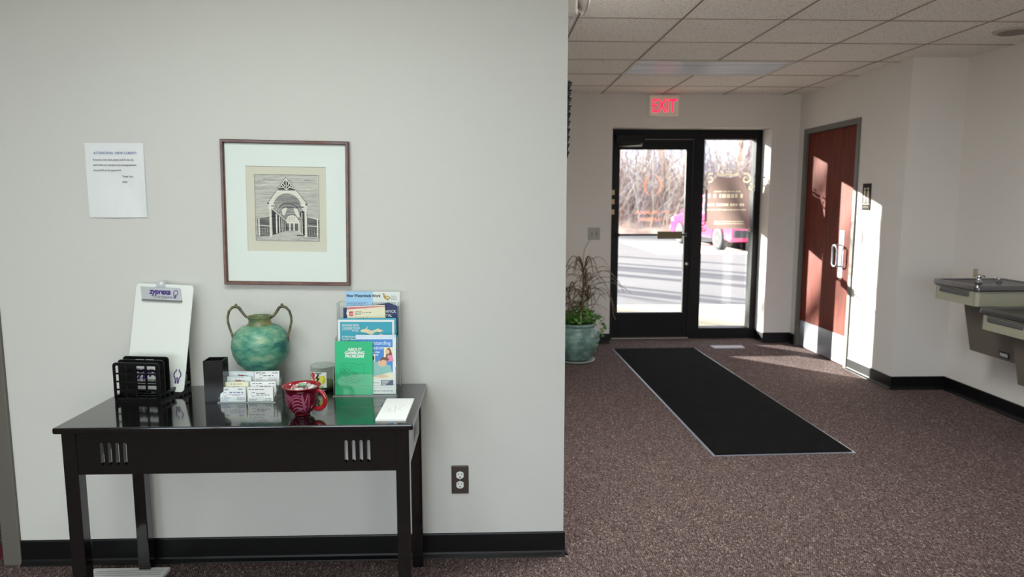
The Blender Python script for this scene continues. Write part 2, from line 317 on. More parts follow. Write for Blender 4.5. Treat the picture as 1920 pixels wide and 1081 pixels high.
# ------------------------------------------------------------ restroom door
M_veneer = mat('cherry_veneer', (108, 42, 24), .6, spec=.15, var=(3.5, (86, 31, 19)), stretch=(1, 8, .8))
M_steel = mat('brushed_steel', (178, 182, 190), .32, metal=.85, bump=(60, .15), stretch=(1, 30, 1))
d2 = struct(thing('door_2', None, None, (XS, 0, 0)))
MB().box((-.012, 5.755, 0), (.12, 5.803, 2.095), M_gray).box((-.012, 6.72, 0), (.12, 6.775, 2.095), M_gray).box((-.012, 5.803, 2.047), (.12, 6.72, 2.095), M_gray).build('door_frame', d2, bevel=.003)
MB().box((.012, 5.806, .008), (.056, 6.717, 2.043), M_veneer).build('door_panel', d2)
MB().box((.0095, 5.815, .012), (.012, 6.708, .262), M_steel).build('kick_plate', d2)
MB().box((.009, 5.945, .755), (.012, 6.02, 1.165), M_steel).build('pull_plate', d2, bevel=.001)
hp = []
for k in range(13): a = PI * k / 12; hp.append((-.045 - 0.006 * math.sin(a), 5.985 + .04 * math.cos(a), .995 + .045 * math.sin(a)))
for k in range(13): a = PI + PI * k / 12; hp.append((-.045, 5.985 + .04 * math.cos(a), .885 + .03 * math.sin(a)))
MB().tube(hp, .0075, M_steel, 8, closed=True).tube([(-.045, 5.985, 1.04), (.01, 5.985, 1.04)], .007, M_steel).tube([(-.045, 5.985, .855), (.01, 5.985, .855)], .007, M_steel).build('pull_handle', d2)
for z in (.22, 1.02, 1.82): MB().tube([(-.008, 6.722, z), (-.008, 6.722, z + .11)], .008, M_gray).build('door_hinge', d2)
struct(MB().box((XS + .2, 5.3, 0), (XS + .24, YF + .1, 2.3), M_wall2).build('wall_restroom'))

# restroom sign
M_signbrown = mat('sign_brown', (50, 44, 41), .8, spec=.15)
M_cream = mat('raised_cream', (225, 212, 190), .7); rs = MB().box((0, 0, 0), (.118, .006, .212), M_signbrown)
def person(cx, dress):
    rs.ball((cx, -.0006, .170), (.010, .0006, .010), M_cream, 12)
    if dress: rs.poly([(cx - .022, .092), (cx + .022, .092), (cx + .009, .155), (cx - .009, .155)], M_cream)
    else: rs.rect(cx - .012, .098, cx + .012, .155, M_cream)
    rs.rect(cx - .009, .058, cx - .002, .098, M_cream); rs.rect(cx + .002, .058, cx + .009, .098, M_cream)
person(.033, False); person(.084, True); rs.rect(.057, .06, .060, .18, M_cream); rs.rect(.008, .046, .110, .05, M_cream)
for k in range(7): rs.ball((.025 + .011 * k, -.0006, .030 if k % 2 else .022), (.003, .001, .003), M_cream, 8)
tag(rs.build('restroom_sign', loc=(XS - .007, 5.66, 1.345), rot=(0, 0, -PI / 2), bevel=.0), 'dark brown restroom sign with two figures beside the wooden door', 'sign')

# ------------------------------------------------------------ exit sign, switch, outlet
ex = thing('exit_sign', 'white exit sign with glowing red EXIT letters above the entrance door', 'exit sign', (1.71, YF, 2.222))
MB().box((-.145, -.045, 0), (.145, 0, .200), mat('exit_housing', (244, 234, 218), .5)).build('housing', ex, bevel=.006)
M_exit = mat('exit_red', (200, 10, 50), .5, emit=((255, 14, 72), 1.15))
MB().text('EXIT', -.004, .040, .178, M_exit, 1, -.0456, 'CENTER', bold=.008, sx=.64).poly([(.100, .165), (.122, .165), (.126, .145)], M_exit, 1, -.0456).build('lettering', ex)
sw_ = thing('switch_plate', 'grey double light switch plate beside the entrance door', 'light switch', (1.0, YF, 1.040))
M_sp = mat('switch_grey', (140, 138, 130), .35, metal=.4)
MB().box((0, -.007, 0), (.116, 0, .116), M_sp).build('plate', sw_, bevel=.003)
for x in (.035, .081): MB().box((x - .005, -.016, .047), (x + .005, -.006, .069), mat('switch_toggle', (80, 76, 70), .5)).build('toggle', sw_)
for x in (.035, .081):
    for z in (.028, .088): MB().lathe([(.004, 0), (.003, .0015)], M_gray, T=Matrix.Translation((x, -.007, z)) @ Matrix.Rotation(PI / 2, 4, 'X'), n=10).build('screw', sw_)
ot = thing('wall_outlet', 'dark brown outlet plate with two white sockets right of the table', 'outlet', (-.109, YW, .324))
M_ob = mat('outlet_brown', (66, 56, 50), .35)
MB().box((-.034, -.006, -.058), (.034, 0, .058), M_ob).build('plate', ot, bevel=.004, seg=3)
for z in (-.020, .020):
    T = Matrix.Translation((0, -.006, z)) @ Matrix.Rotation(PI / 2, 4, 'X'); pr = [(.0165 * max(-.86, min(.86, math.cos(2 * PI * k / 24))) * 1.0, .0150 * math.sin(2 * PI * k / 24)) for k in range(24)]
    s_ = MB().prism(pr, 0, .0022, M_white, 'z', T=T)
    for dx, h in ((-.0062, .008), (.0062, .0065)): s_.rect(dx - .0012, z + .001 , dx + .0012, z + .001 + h, M_ink, 1, -.0083)
    s_.poly([(.0028 * math.cos(2 * PI * k / 10), z - .0075 + .0028 * math.sin(2 * PI * k / 10)) for k in range(10)], M_ink, 1, -.0083)
    s_.build('socket', ot)['label'] = 'white socket face'
MB().lathe([(.003, 0), (.002, .0015)], M_alu, T=Matrix.Translation((0, -.0062, 0)) @ Matrix.Rotation(PI / 2, 4, 'X'), n=10).build('screw', ot)

# ------------------------------------------------------------ ceiling fixtures
def troffer(name, label, x, y, w, d, lit=None):
    t = thing(name, label, 'ceiling light', (x, y, CZ)); mw = mat('fixture_white', (205, 203, 198), .4)
    MB().box((-w / 2, -d / 2, -.010), (w / 2, -d / 2 + .022, -.0005), mw).box((-w / 2, d / 2 - .022, -.010), (w / 2, d / 2, -.0005), mw).box((-w / 2, -d / 2 + .022, -.010), (-w / 2 + .022, d / 2 - .022, -.0005), mw).box((w / 2 - .022, -d / 2 + .022, -.010), (w / 2, d / 2 - .022, -.0005), mw).build('frame', t)
    lens = mat('lit_lens', (245, 250, 245), .5, emit=((240, 255, 246), 3.0)) if lit else mat('prismatic_lens', (178, 186, 200), .3, spec=1.0, var=(2.2, (232, 238, 248)), stretch=(.5, 8, 1), bump=(14, .9))
    MB().box((-w / 2 + .022, -d / 2 + .022, -.006), (w / 2 - .022, d / 2 - .022, -.0008), lens).build('lens', t)
    if lit:
        L = bpy.data.lights.new('troffer_light', 'AREA'); L.shape = 'RECTANGLE'; L.size = w * .9; L.size_y = d * .9; L.energy = lit[0]; L.color = lit[1]
        lo = bpy.data.objects.new('troffer_light', L); COL.objects.link(lo); lo.parent = t; lo.location = (0, 0, -.02)
troffer('ceiling_light', 'unlit grey fluorescent panel in the hall ceiling before the exit sign', 1.690, 5.55, 1.178, .582)
for i, (x, y, e, c) in enumerate(TROFFERS):
    troffer('ceiling_light', ['lit fluorescent panel in the ceiling above the black table', 'lit fluorescent panel in the ceiling by the left doorway', 'added unseen lit panel in the hall ceiling just past the wall corner'][i], x, y, 1.178, .582, (e, c))
sp = thing('ceiling_speaker', 'round flush disc in the ceiling above the drinking fountains', 'ceiling speaker', (3.19, 4.30, CZ))
MB().lathe([(.11, 0), (.108, -.008), (.09, -.012)], mat('speaker_white', (180, 172, 164), .6), T=Matrix.Rotation(0, 4, 'X')).build('rim', sp)
MB().lathe([(.085, -.010), (.083, -.015)], mat('speaker_mesh', (128, 120, 114), .7)).build('grille', sp)
em = thing('emergency_light', 'pale emergency light head high on the end of the table wall', 'emergency light', (.305, 2.95, 2.20))
M_ep = mat('emergency_plastic', (134, 127, 123), .45)
MB().box((.0, -.10, -.06), (.055, .10, .06), M_ep).build('housing', em, bevel=.01)
MB().lathe([(.018, 0), (.032, .03), (.046, .05), (.048, .06)], M_ep, T=Matrix.Translation((.045, -.03, .02)) @ Matrix.Rotation(R(105), 4, 'Y'), n=24).build('lamp_head', em)
MB().lathe([(.044, .058), (.03, .066)], mat('lamp_lens', (150, 150, 155), .1, spec=1), T=Matrix.Translation((.045, -.03, .02)) @ Matrix.Rotation(R(105), 4, 'Y'), n=24).build('lens', em)
bp_ = thing('wall_hanging', 'narrow edge of a dark carved wall hanging past the table wall corner', 'wall hanging', (.305, 3.02, 1.60))
M_cv = mat('dark_carving', (12, 12, 14), .8, spec=.2, bump=(70, 2.5), var=(60, (40, 38, 44)))
MB().box((0, -.02, 0), (.026, .42, .32), M_cv).build('panel', bp_, rot=(0, R(2.0), 0))
ed = MB()
for k in range(30): ed.ball((.030 + .003 * (k % 3), -.012, .006 + .0106 * k), (.010, .012, .008 + .002 * (k % 2)), M_cv, 8)
ed.build('carved_edge', bp_, rot=(0, R(2.0), 0))

# ------------------------------------------------------------ floor mat, pale sheet on the floor
mt = thing('entrance_mat', 'long black ribbed runner mat leading from the entrance door', 'floor mat', (0, 0, 0))
C4 = [(1.205, 6.625), (2.016, 6.645), (2.092, 3.775), (1.263, 3.750)]
M_mat = mat('mat_pile', (11, 11, 12), 1.0, spec=.1, bump=(220, 1.0), var=(9, (17, 17, 18))); M_medge = mat('mat_rubber', (118, 120, 132), .35)
def inset(P, d):
    c = Vector((sum(p[0] for p in P) / 4, sum(p[1] for p in P) / 4)); r = []
    for p in P: v = Vector(p) - c; r.append((p[0] - math.copysign(d, v.x), p[1] - math.copysign(d, v.y)))
    return r
MB().prism(C4, .0, .004, M_medge, 'z').build('rubber_edge', mt, bevel=.001)
I4 = inset(C4, .016); mm = MB().prism(I4, .004, .009, M_mat, 'z')
mm.build('pile', mt)
tag(MB().prism([(2.195, 6.745), (2.515, 6.745), (2.505, 6.62), (2.205, 6.62)], 0, .004, mat('pale_sheet', (176, 170, 178), .6), 'z').build('floor_sheet', bevel=.001), 'small pale grey sheet on the carpet between the entrance door and mat', 'sheet')

# ------------------------------------------------------------ black console table
TX0, TX1, TY0, TY1, TZ = -1.362, -.236, 2.180, 2.683, .717
tb = thing('console_table', 'glossy black console table with slotted apron against the wall', 'table', (0, 0, 0))
MB().box((TX0, TY0, TZ - .020), (TX1, TY1, TZ), M_black).build('tabletop', tb, bevel=.005, seg=3)
lx0, lx1, ly0, ly1, lw = TX0 + .016, TX1 - .016, TY0 + .018, TY1 - .030, .044
for x in (lx0, lx1 - lw):
    for y in (ly0, ly1 - lw): MB().box((x, y, 0), (x + lw, y + lw, TZ - .0205), M_black).build('leg', tb, bevel=.003)
def apron(L, h, th, slots, sz0, sz1, swid):
    """board L x h with through slots, local x along, z up"""
    b = MB(); xs = [0] + [v for s in slots for v in (s - swid / 2, s + swid / 2)] + [L]
    for k in range(0, len(xs), 2): b.box((xs[k], 0, 0), (xs[k + 1], th, h), M_black)
    for s in slots:
        b.box((s - swid / 2, 0, 0), (s + swid / 2, th, sz0), M_black).box((s - swid / 2, 0, sz1), (s + swid / 2, th, h), M_black)
        for zz, sg_ in ((sz0, 1), (sz1, -1)):
            for q in (-1, 1): b.prism([(s + q * swid / 2, zz), (s + q * swid / 2, zz + sg_ * swid / 2), (s + q * swid / 4, zz + sg_ * swid * .13), (s, zz)][::1 if q * sg_ > 0 else -1], 0, th, M_black, 'y')
    return b
L = lx1 - lx0 - 2 * lw; ax = lx0 + lw
sl = [.078 + .0238 * k for k in range(4)]; sr = [L - .158 + .0238 * k for k in range(4)]
apron(L, .140, .018, sl + sr, .030, .104, .0108).build('front_apron', tb, loc=(ax, ly0 + .004, TZ - .1605))
apron(L, .090, .018, [], 0, 0, 0).build('back_apron', tb, loc=(ax, ly1 - .022, TZ - .1105))
Ls = ly1 - ly0 - 2 * lw
for x in (lx0 + .004, lx1 - .022):
    apron(Ls, .140, .018, [Ls / 2 - .0357 + .0238 * k for k in range(4)], .030, .104, .0108).build('side_apron', tb, loc=(x + .018, ly0 + lw, TZ - .1605), rot=(0, 0, PI / 2))

# white flat tray on the carpet
fb = MB().box((-1.52, 2.22, 0), (-1.232, 2.625, .012), M_white)
for y in (2.60, 2.585, 2.57): fb.box((-1.50, y - .0022, .012), (-1.25, y + .0022, .0125), M_lgray)
tag(fb.build('floor_tray', bevel=.001), 'flat white slab with thin grey lines lying under the black table', 'tray')

# ------------------------------------------------------------ notice and framed print on the wall
M_notice = mat('notice_paper', (226, 229, 232), .8, bump=(14, 1.6))
n = MB(); W_, H_ = .212, .272; nx, nz = 26, 30
def nw(u, v): return -.0025 - .0035 * abs(math.sin(3.3 * u + 2 * v)) * (1 - v) - .004 * (u > .9) * (u - .9) * 10 * (1 - v)
vs = [(W_ * i / nx, nw(i / nx, j / nz), H_ * j / nz) for j in range(nz + 1) for i in range(nx + 1)]
n.add(vs, [(j * (nx + 1) + i, j * (nx + 1) + i + 1, (j + 1) * (nx + 1) + i + 1, (j + 1) * (nx + 1) + i) for j in range(nz) for i in range(nx)], M_notice, True)
n.add([(0, 0, 0), (W_, 0, 0), (W_, 0, H_), (0, 0, H_)], [(0, 1, 2, 3)], M_notice)
M_blue = mat('blue_ink', (92, 108, 170), .8)
kw = dict(y=-.0066, bold=.004)
n.text('ATTENTION:  NEW CLIENTS', W_ * .52, .232, .0122, M_blue, 2, align='CENTER', **kw)
for txt, x, z, a in (('If you are a new client, please look for the clip', .028, .2085, 0), ('board with your therapist name and appointment', .028, .1895, 0), ('time and fill out the paperwork.', .028, .1705, 0), ('Thank You,', .130, .1475, 0), ('PCN', .130, .1270, 0)):
    n.text(txt, x, z, .0098, M_ink, 2, **kw, sx=.80 if x < .1 else .9)
tag(n.build('wall_notice', loc=(-1.474, YW - .0005, 1.361), rot=(0, R(.0), 0)), 'white printed paper notice taped to the wall above the clipboard', 'notice')

pf = thing('picture_frame', 'brown wooden frame with a white mat around an architectural engraving', 'picture', (-.7475, YW, 1.375), rot=(0, R(1.0), 0))
FW, FH, fw = .470, .538, .0135
M_fw = mat('walnut_frame', (100, 54, 40), .3, var=(30, (78, 38, 28)), coat=.3)
fo = [(-FW / 2, -FH / 2), (FW / 2, -FH / 2), (FW / 2, FH / 2), (-FW / 2, FH / 2)]
f_ = MB(); prof = [(0, 0), (0, -.020), (.003, -.024), (.010, -.024), (fw, -.018), (fw, 0)]
for i in range(4):
    a, b = Vector(fo[i]), Vector(fo[(i + 1) % 4]); sgn = [Vector((-math.copysign(1, p.x), -math.copysign(1, p.y))) for p in (a, b)]
    v = [(a.x + sgn[0].x * p, q, a.y + sgn[0].y * p) for p, q in prof] + [(b.x + sgn[1].x * p, q, b.y + sgn[1].y * p) for p, q in prof]
    f_.add(v, [(k, k + 1, 7 + k, 6 + k) for k in range(5)], M_fw)
f_.build('frame_moulding', pf)
M_mat2 = mat('mat_board', (222, 231, 227), .85); M_print = mat('aged_print_paper', (208, 206, 190), .85)
mw0, mw1, mz0, mz1 = -.1465, .1485, -.142, .174   # window in the mat
mb = MB().box((-.226, -.011, -.262), (mw0, -.009, .262), M_mat2).box((mw1, -.011, -.262), (.226, -.009, .262), M_mat2).box((mw0, -.011, -.262), (mw1, -.009, mz0), M_mat2).box((mw0, -.011, mz1), (mw1, -.009, .262), M_mat2)
mb.build('mat_board', pf)
MB().box((-.226, -.0070, -.262), (.226, -.004, .262), mat('backing_board', (120, 100, 80), .8)).build('backing_board', pf)
e = MB(Matrix.Translation((-.1155, -.0082, -.1015)) @ Matrix.Diagonal((.236 / 690, 1, .246 / 705, 1)))
G = [mat('etch_%d' % k, c, .85, var=(60, c2), stretch=(.35, 1, 3)) for k, (c, c2) in enumerate([((172, 173, 168), (196, 196, 188)), ((128, 130, 128), (160, 161, 157)), ((84, 86, 86), (122, 124, 122)), ((44, 46, 48), (74, 76, 78)), ((214, 212, 200), (226, 224, 214))])]
def EP(pts, g, l): e.poly([(x - 145, 860 - y) for x, y in pts], G[g], l)
def EL(pts, w, g, l): e.line([(x - 145, 860 - y) for x, y in pts], w, G[g], l)
e.M = e.M.copy(); s0 = MB(Matrix.Identity(4))
EP([(145, 860), (835, 860), (820, 158), (145, 158)], 0, 1)
for k in range(14): r = random.Random(k); EL([(150 + r.random() * 300, 190 + k * 26), (420 + r.random() * 380, 186 + k * 26 + r.uniform(-8, 8))], 3.5, 1 if k % 3 else 4, 2)
for (x, y, w) in ((180, 200, 60), (330, 225, 80), (610, 210, 70), (660, 300, 90), (200, 262, 60)):
    EL([(x + w * .9 * math.cos(a / 5) , y + 12 * math.sin(a / 5)) for a in range(17)], 5, 4, 3)
EP([(480, 185), (710, 470), (690, 505), (290, 505), (275, 465)], 4, 3)                 # roof silhouette
EP([(480, 210), (580, 318), (390, 318)], 3, 4)
for q in ([(484, 195), (484, 318)], [(430, 262), (484, 318), (545, 262)], [(410, 296), (450, 290)], [(520, 290), (570, 300)], [(452, 240), (470, 282)], [(515, 240), (500, 282)]): EL(q, 9, 4, 5)
EL([(480, 182), (275, 468)], 6, 2, 5); EL([(480, 182), (712, 468)], 6, 2, 5); EL([(385, 322), (585, 322)], 5, 2, 5)
def arc(cx, cy, rx, ry, n=24, a0=0, a1=PI): return [(cx + rx * math.cos(a0 + (a1 - a0) * k / n), cy - ry * math.sin(a0 + (a1 - a0) * k / n)) for k in range(n + 1)]
EP(arc(485, 490, 172, 160) + [(313, 500), (657, 500)][:0], 4, 5); EP(arc(490, 498, 152, 142), 1, 6)
EP([(340, 498), (642, 498), (640, 640), (560, 760), (470, 740), (350, 640)], 1, 6)
EP(arc(520, 510, 118, 70), 2, 7)
for rx, ry, cy in ((128, 95, 540), (105, 80, 560), (85, 62, 590)): EL(arc(500, cy, rx, ry), 5, 0, 8)
EP([(430, 530), (470, 505), (492, 512), (460, 590), (440, 580)], 4, 9); EP([(555, 510), (600, 520), (625, 600), (600, 610), (575, 560)], 4, 9)
EP(arc(540, 650, 68, 70), 4, 10); EL(arc(540, 650, 68, 70), 5, 2, 11); EL([(540, 650), (540, 585)], 4, 1, 11); EL([(512, 650), (512, 592)], 4, 1, 11); EL([(568, 650), (568, 592)], 4, 1, 11)
EP([(478, 652), (608, 652), (608, 672), (478, 672)], 4, 11); EP([(478, 676), (608, 676), (608, 752), (478, 752)], 2, 10)
for x in (515, 560): EP([(x - 8, 660), (x + 8, 660), (x + 8, 752), (x - 8, 752)], 4, 12)
EP([(322, 520), (478, 640), (478, 750), (330, 800)], 3, 8); EL([(325, 520), (480, 650)], 8, 4, 12); EL([(320, 530), (476, 662)], 4, 2, 12)
for i, (x, a, b, w) in enumerate(((372, 570, 782, 16), (405, 600, 772, 12), (430, 620, 764, 9), (450, 636, 758, 7), (466, 648, 752, 5))): EP([(x - w / 2, a), (x + w / 2, a), (x + w / 2, b), (x - w / 2, b)], 4, 12)
EP([(625, 560), (685, 520), (685, 815), (625, 780)], 3, 8)
for x, a, b, w in ((648, 560, 792, 10), (632, 600, 784, 7), (612, 640, 768, 14)): EP([(x - w / 2, a), (x + w / 2, a), (x + w / 2, b), (x - w / 2, b)], 4, 12)
for x0, x1, xc, wall in ((165, 295, 310, 180), (700, 832, 692, 818)):                  # side aisles
    hi = 600; lo = 620
    EP([(x0, lo if x0 < 400 else hi), (x1, hi if x0 < 400 else 628), (x1, 815), (x0, 815)], 2, 7)
    EL([(x0, lo if x0 < 400 else hi), (x1, hi if x0 < 400 else 628)], 7, 4, 8); EL([(x0, 697), (x1, 705)], 9, 4, 9)
    EP([(xc - 15, 545), (xc + 15, 545), (xc + 15, 818), (xc - 15, 818)], 4, 13); EL([(xc + 12, 545), (xc + 14, 815)], 5, 2, 14)
    for k in range(4): EP([(x0 + 20 + k * 27, 720), (x0 + 32 + k * 27, 720), (x0 + 32 + k * 27, 800), (x0 + 20 + k * 27, 800)], 1, 9)
    EP([(wall - 9, 625), (wall + 9, 625), (wall + 9, 815), (wall - 9, 815)], 4, 13)
for k in range(11): EL([(170, 628 + k * 18), (170, 637 + k * 18)], 9, 3, 14); EL([(827, 634 + k * 18), (827, 643 + k * 18)], 9, 3, 14)
EP([(290, 500), (345, 490), (345, 470), (355, 470), (355, 505), (318, 512), (318, 545), (295, 545)], 4, 13); EP([(640, 470), (690, 470), (712, 500), (700, 545), (668, 545), (650, 505)], 4, 13)
EL([(320, 490), (352, 492)], 8, 3, 14); EL([(642, 498), (668, 498)], 10, 3, 14); EL([(280, 455), (292, 472)], 14, 3, 14); EL([(690, 462), (704, 478)], 16, 3, 14)
EP([(150, 815), (835, 815), (835, 860), (150, 860)], 0, 8); EP([(330, 800), (480, 752), (610, 752), (690, 815)], 0, 9); EL([(590, 800), (670, 806)], 9, 3, 10)
for k in range(9): r = random.Random(50 + k); EL([(160 + k * 70, 822 + r.random() * 30), (215 + k * 70, 820 + r.random() * 30)], 3, 1, 11)
EL([(145, 158), (835, 158), (835, 860), (145, 860), (145, 158)], 3, 2, 15)
e.M = Matrix.Identity(4)
e.add([(mw0 - .01, -.0080, mz0 - .01), (mw1 + .01, -.0080, mz0 - .01), (mw1 + .01, -.0080, mz1 + .01), (mw0 - .01, -.0080, mz1 + .01)], [(0, 1, 2, 3)], M_print)
# squeeze the drawing's layers so that all of them stay behind the mat's face
pr_ = e.build('engraving_print', pf)
for v in pr_.data.vertices: v.co.y = -.0080 + (v.co.y + .0080) * .6

# ------------------------------------------------------------ file rack and clipboard
M_plast = mat('black_plastic', (16, 16, 18), .22)
rk = thing('file_rack', 'black plastic desk file rack with lattice dividers holding the clipboard', 'file rack', (-1.232, 2.462, TZ), rot=(0, 0, R(-7)))
def rr(x0, z0, x1, z1, r, n=5):
    p = []
    for cx, cz, a in ((x1 - r, z1 - r, 0), (x0 + r, z1 - r, PI / 2), (x0 + r, z0 + r, PI), (x1 - r, z0 + r, 1.5 * PI)):
        for k in range(n + 1): t = a + PI / 2 * k / n; p.append((cx + r * math.cos(t), cz + r * math.sin(t)))
    return p
def lattice(w, h, y, cols, rows, ml=.009, mr=.012, th=.004):
    b = MB(); mt = .011; cw = (w - ml - mr) / cols; ch = (h - .012 - mt) / rows
    T = Matrix.Translation((0, y, .004)); out = rr(-w / 2, 0, w / 2, h, .012); inn = rr(-w / 2 + ml, .012, w / 2 - mr, h - mt, .005); N = len(out)
    for d, s in ((0, 1), (th, -1)):
        v = [(a, d, c) for a, c in out] + [(a, d, c) for a, c in inn]
        b.add(v, [((k, (k + 1) % N, N + (k + 1) % N, N + k) if s > 0 else (N + k, N + (k + 1) % N, (k + 1) % N, k)) for k in range(N)], M_plast, T=T)
    for ring in (out, inn):
        v = [(a, 0, c) for a, c in ring] + [(a, th, c) for a, c in ring]; b.add(v, [(k, (k + 1) % N, N + (k + 1) % N, N + k) for k in range(N)], M_plast, T=T)
    for k in range(1, cols): x = -w / 2 + ml + cw * k; b.box((x - .003, .0003, .011), (x + .003, th - .0003, h - mt + .001), M_plast, T=T)
    for k in range(1, rows): z = .012 + ch * k; b.box((-w / 2 + ml, .0003, z - .003), (w / 2 - mr, th - .0003, z + .003), M_plast, T=T)
    return b.build('divider', rk)
lattice(.172, .138, .000, 4, 4); lattice(.172, .142, .030, 2, 3, .0645, .032); lattice(.172, .148, .060, 2, 3, .0445, .052); lattice(.172, .196, .196, 4, 4)
bs = MB().box((-.085, 0, 0), (-.075, .200, .024), M_plast).box((.075, 0, 0), (.085, .200, .010), M_plast).box((.075, 0, .022), (.085, .200, .032), M_plast)
for k in range(8): bs.box((.075, .0 + .0275 * k, .009), (.085, .007 + .0275 * k, .023), M_plast)
for k in range(3): bs.box((-.076, .03 * k, 0), (.076, .03 * k + .008, .006), M_plast)
bs.box((-.076, .186, 0), (.076, .200, .006), M_plast).box((-.005, 0, 0), (.005, .2, .005), M_plast)
bs.build('base', rk)
cb = thing('clipboard', 'white clipboard with a silver printed clip standing in the black rack', 'clipboard', (-1.216, 2.556, TZ + .0165), rot=(R(-13.0), R(1.8), R(-7)))
M_cb = mat('clipboard_white', (226, 230, 226), .35); M_pur = mat('purple_print', (66, 34, 120), .5); M_clip = mat('clip_silver', (172, 174, 180), .35, metal=.5); M_gt = mat('grey_green_print', (78, 92, 88), .6)
bw, bh = .222, .392
b = MB().prism(rr(-bw / 2, 0, bw / 2, bh, .014), 0, .003, M_cb)
b.text('zyprexa', -bw / 2 + .022, .052, .050, M_pur, 1, bold=.05, sx=.90).text('Olanzapine', -bw / 2 + .045, .026, .030, M_gt, 1, shear=.15, sx=.92)
def figures(mb, cx, z, h, m, y=0, T=None):
    for s in (-1, 1):
        mb.line([(cx + s * .10 * h, z), (cx + s * .14 * h, z + .35 * h), (cx + s * .26 * h, z + .55 * h), (cx + s * .22 * h, z + .78 * h), (cx + s * .10 * h, z + .86 * h), (cx + s * .12 * h, z + h)], .08 * h, m, 1, y, T)
        mb.line([(cx + s * .02 * h, z + .45 * h), (cx + s * .05 * h, z)], .05 * h, m, 1, y, T)
figures(b, bw / 2 - .030, .030, .052, M_pur)
b.build('board', cb)
cz_ = bh - .014
c = MB(); Tc = Matrix.Translation((-.006, -.004, cz_ - .048)) @ Matrix.Rotation(R(-6), 4, 'X')
c.prism([(-.074, 0), (.078, 0), (.068, .046), (.064, .050), (-.088, .050)], -.003, .0, M_clip, T=Tc)
c.prism([(-.030, .048)] + [(-.010 + .017 * math.cos(a), .062 + .014 * math.sin(a)) for a in [PI - PI * k / 10 for k in range(11)]] + [(.010, .048)], -.003, 0, M_clip, T=Tc)
c.box((-.074, -.004, -.003), (.080, .001, .003), mat('clip_edge', (96, 96, 98), .3, metal=.7), T=Tc)
c.ball((-.010, -.0032, .064), (.006, .0008, .006), M_cb, 12, T=Tc)
c.text('zyprexa', -.048, .024, .029, M_pur, 1, -.0032, bold=.05, sx=.88, T=Tc).text('Olanzapine', -.032, .009, .0165, M_gt, 1, -.0032, T=Tc)
figures(c, .052, .010, .032, M_pur, -.0032, T=Tc)
c.build('clip', cb)['label'] = 'silver metal clip with purple lettering'
MB().tube([(.008 + .004 * math.cos(a), .004 + .0 * a, bh + .003 + .004 * math.sin(a)) for a in [k * .7 for k in range(9)]] + [(.02, .003, bh + .001), (.04, .003, bh + .0)], .0012, M_clip, 6).build('clip_spring', cb)

# ------------------------------------------------------------ pencil cup
pc = MB(); a, h, t_ = .033, .150, .003
pc.box((-a, -a, 0), (a, a, .004), M_plast).box((-a, -a, .004), (a, -a + t_, h), M_plast).box((-a, a - t_, .004), (a, a, h), M_plast).box((-a, -a + t_, .004), (-a + t_, a - t_, h), M_plast).box((a - t_, -a + t_, .004), (a, a - t_, h), M_plast)
tag(pc.build('pencil_cup', loc=(-.962, 2.482, TZ), rot=(0, 0, R(3)), bevel=.0008), 'empty square black pencil cup standing beside the file rack', 'pencil cup')

# ------------------------------------------------------------ green two-handled vase
va = thing('vase', 'round green patinated vase with two tall thin handles', 'vase', (-.834, 2.584, TZ))
def vasemat():
    m = bpy.data.materials.new('verdigris'); m.use_nodes = True; t = m.node_tree; b = t.nodes['Principled BSDF']; b.inputs['Roughness'].default_value = .38
    c = t.nodes.new('ShaderNodeTexCoord'); mp = t.nodes.new('ShaderNodeMapping'); mp.inputs['Scale'].default_value = (1, 1, 2.6); n1 = t.nodes.new('ShaderNodeTexNoise'); n1.inputs['Scale'].default_value = 9; n1.inputs['Detail'].default_value = 7; n1.inputs['Roughness'].default_value = .65
    r = t.nodes.new('ShaderNodeValToRGB'); e = r.color_ramp.elements; e[0].position = .30; e[0].color = (*lin((28, 84, 92)), 1); e[1].position = .72; e[1].color = (*lin((184, 190, 150)), 1)
    for p, col in ((.43, (46, 112, 98)), (.50, (80, 144, 122)), (.60, (126, 168, 140))): q = e.new(p); q.color = (*lin(col), 1)
    t.links.new(c.outputs['Object'], mp.inputs['Vector']); t.links.new(mp.outputs['Vector'], n1.inputs['Vector']); t.links.new(n1.outputs['Fac'], r.inputs['Fac']); t.links.new(r.outputs['Color'], b.inputs['Base Color'])
    k = t.nodes.new('ShaderNodeBump'); k.inputs['Strength'].default_value = .4; k.inputs['Distance'].default_value = .002; n2 = t.nodes.new('ShaderNodeTexNoise'); n2.inputs['Scale'].default_value = 120
    t.links.new(mp.outputs['Vector'], n2.inputs['Vector']); t.links.new(n2.outputs['Fac'], k.inputs['Height']); t.links.new(k.outputs['Normal'], b.inputs['Normal'])
    return m
M_verd = vasemat(); M_olive = mat('olive_glaze', (132, 130, 84), .4, var=(35, (84, 108, 78)), bump=(60, .5)); M_hand = mat('handle_patina', (120, 112, 74), .5, var=(50, (64, 70, 56)), bump=(90, 1))
prof = [(.032, 0), (.034, .006), (.031, .030), (.032, .055), (.040, .074), (.060, .094), (.084, .116), (.098, .145), (.1035, .175), (.100, .203), (.088, .229), (.068, .247), (.045, .2545)]
MB().lathe(prof, M_verd, n=56).build('body', va)
MB().lathe([(.045, .252), (.0455, .256), (.040, .261), (.0385, .272), (.042, .2815), (.044, .285), (.042, .287), (.038, .283), (.035, .272), (.036, .256)], M_olive, n=48, cap=False).build('neck', va)
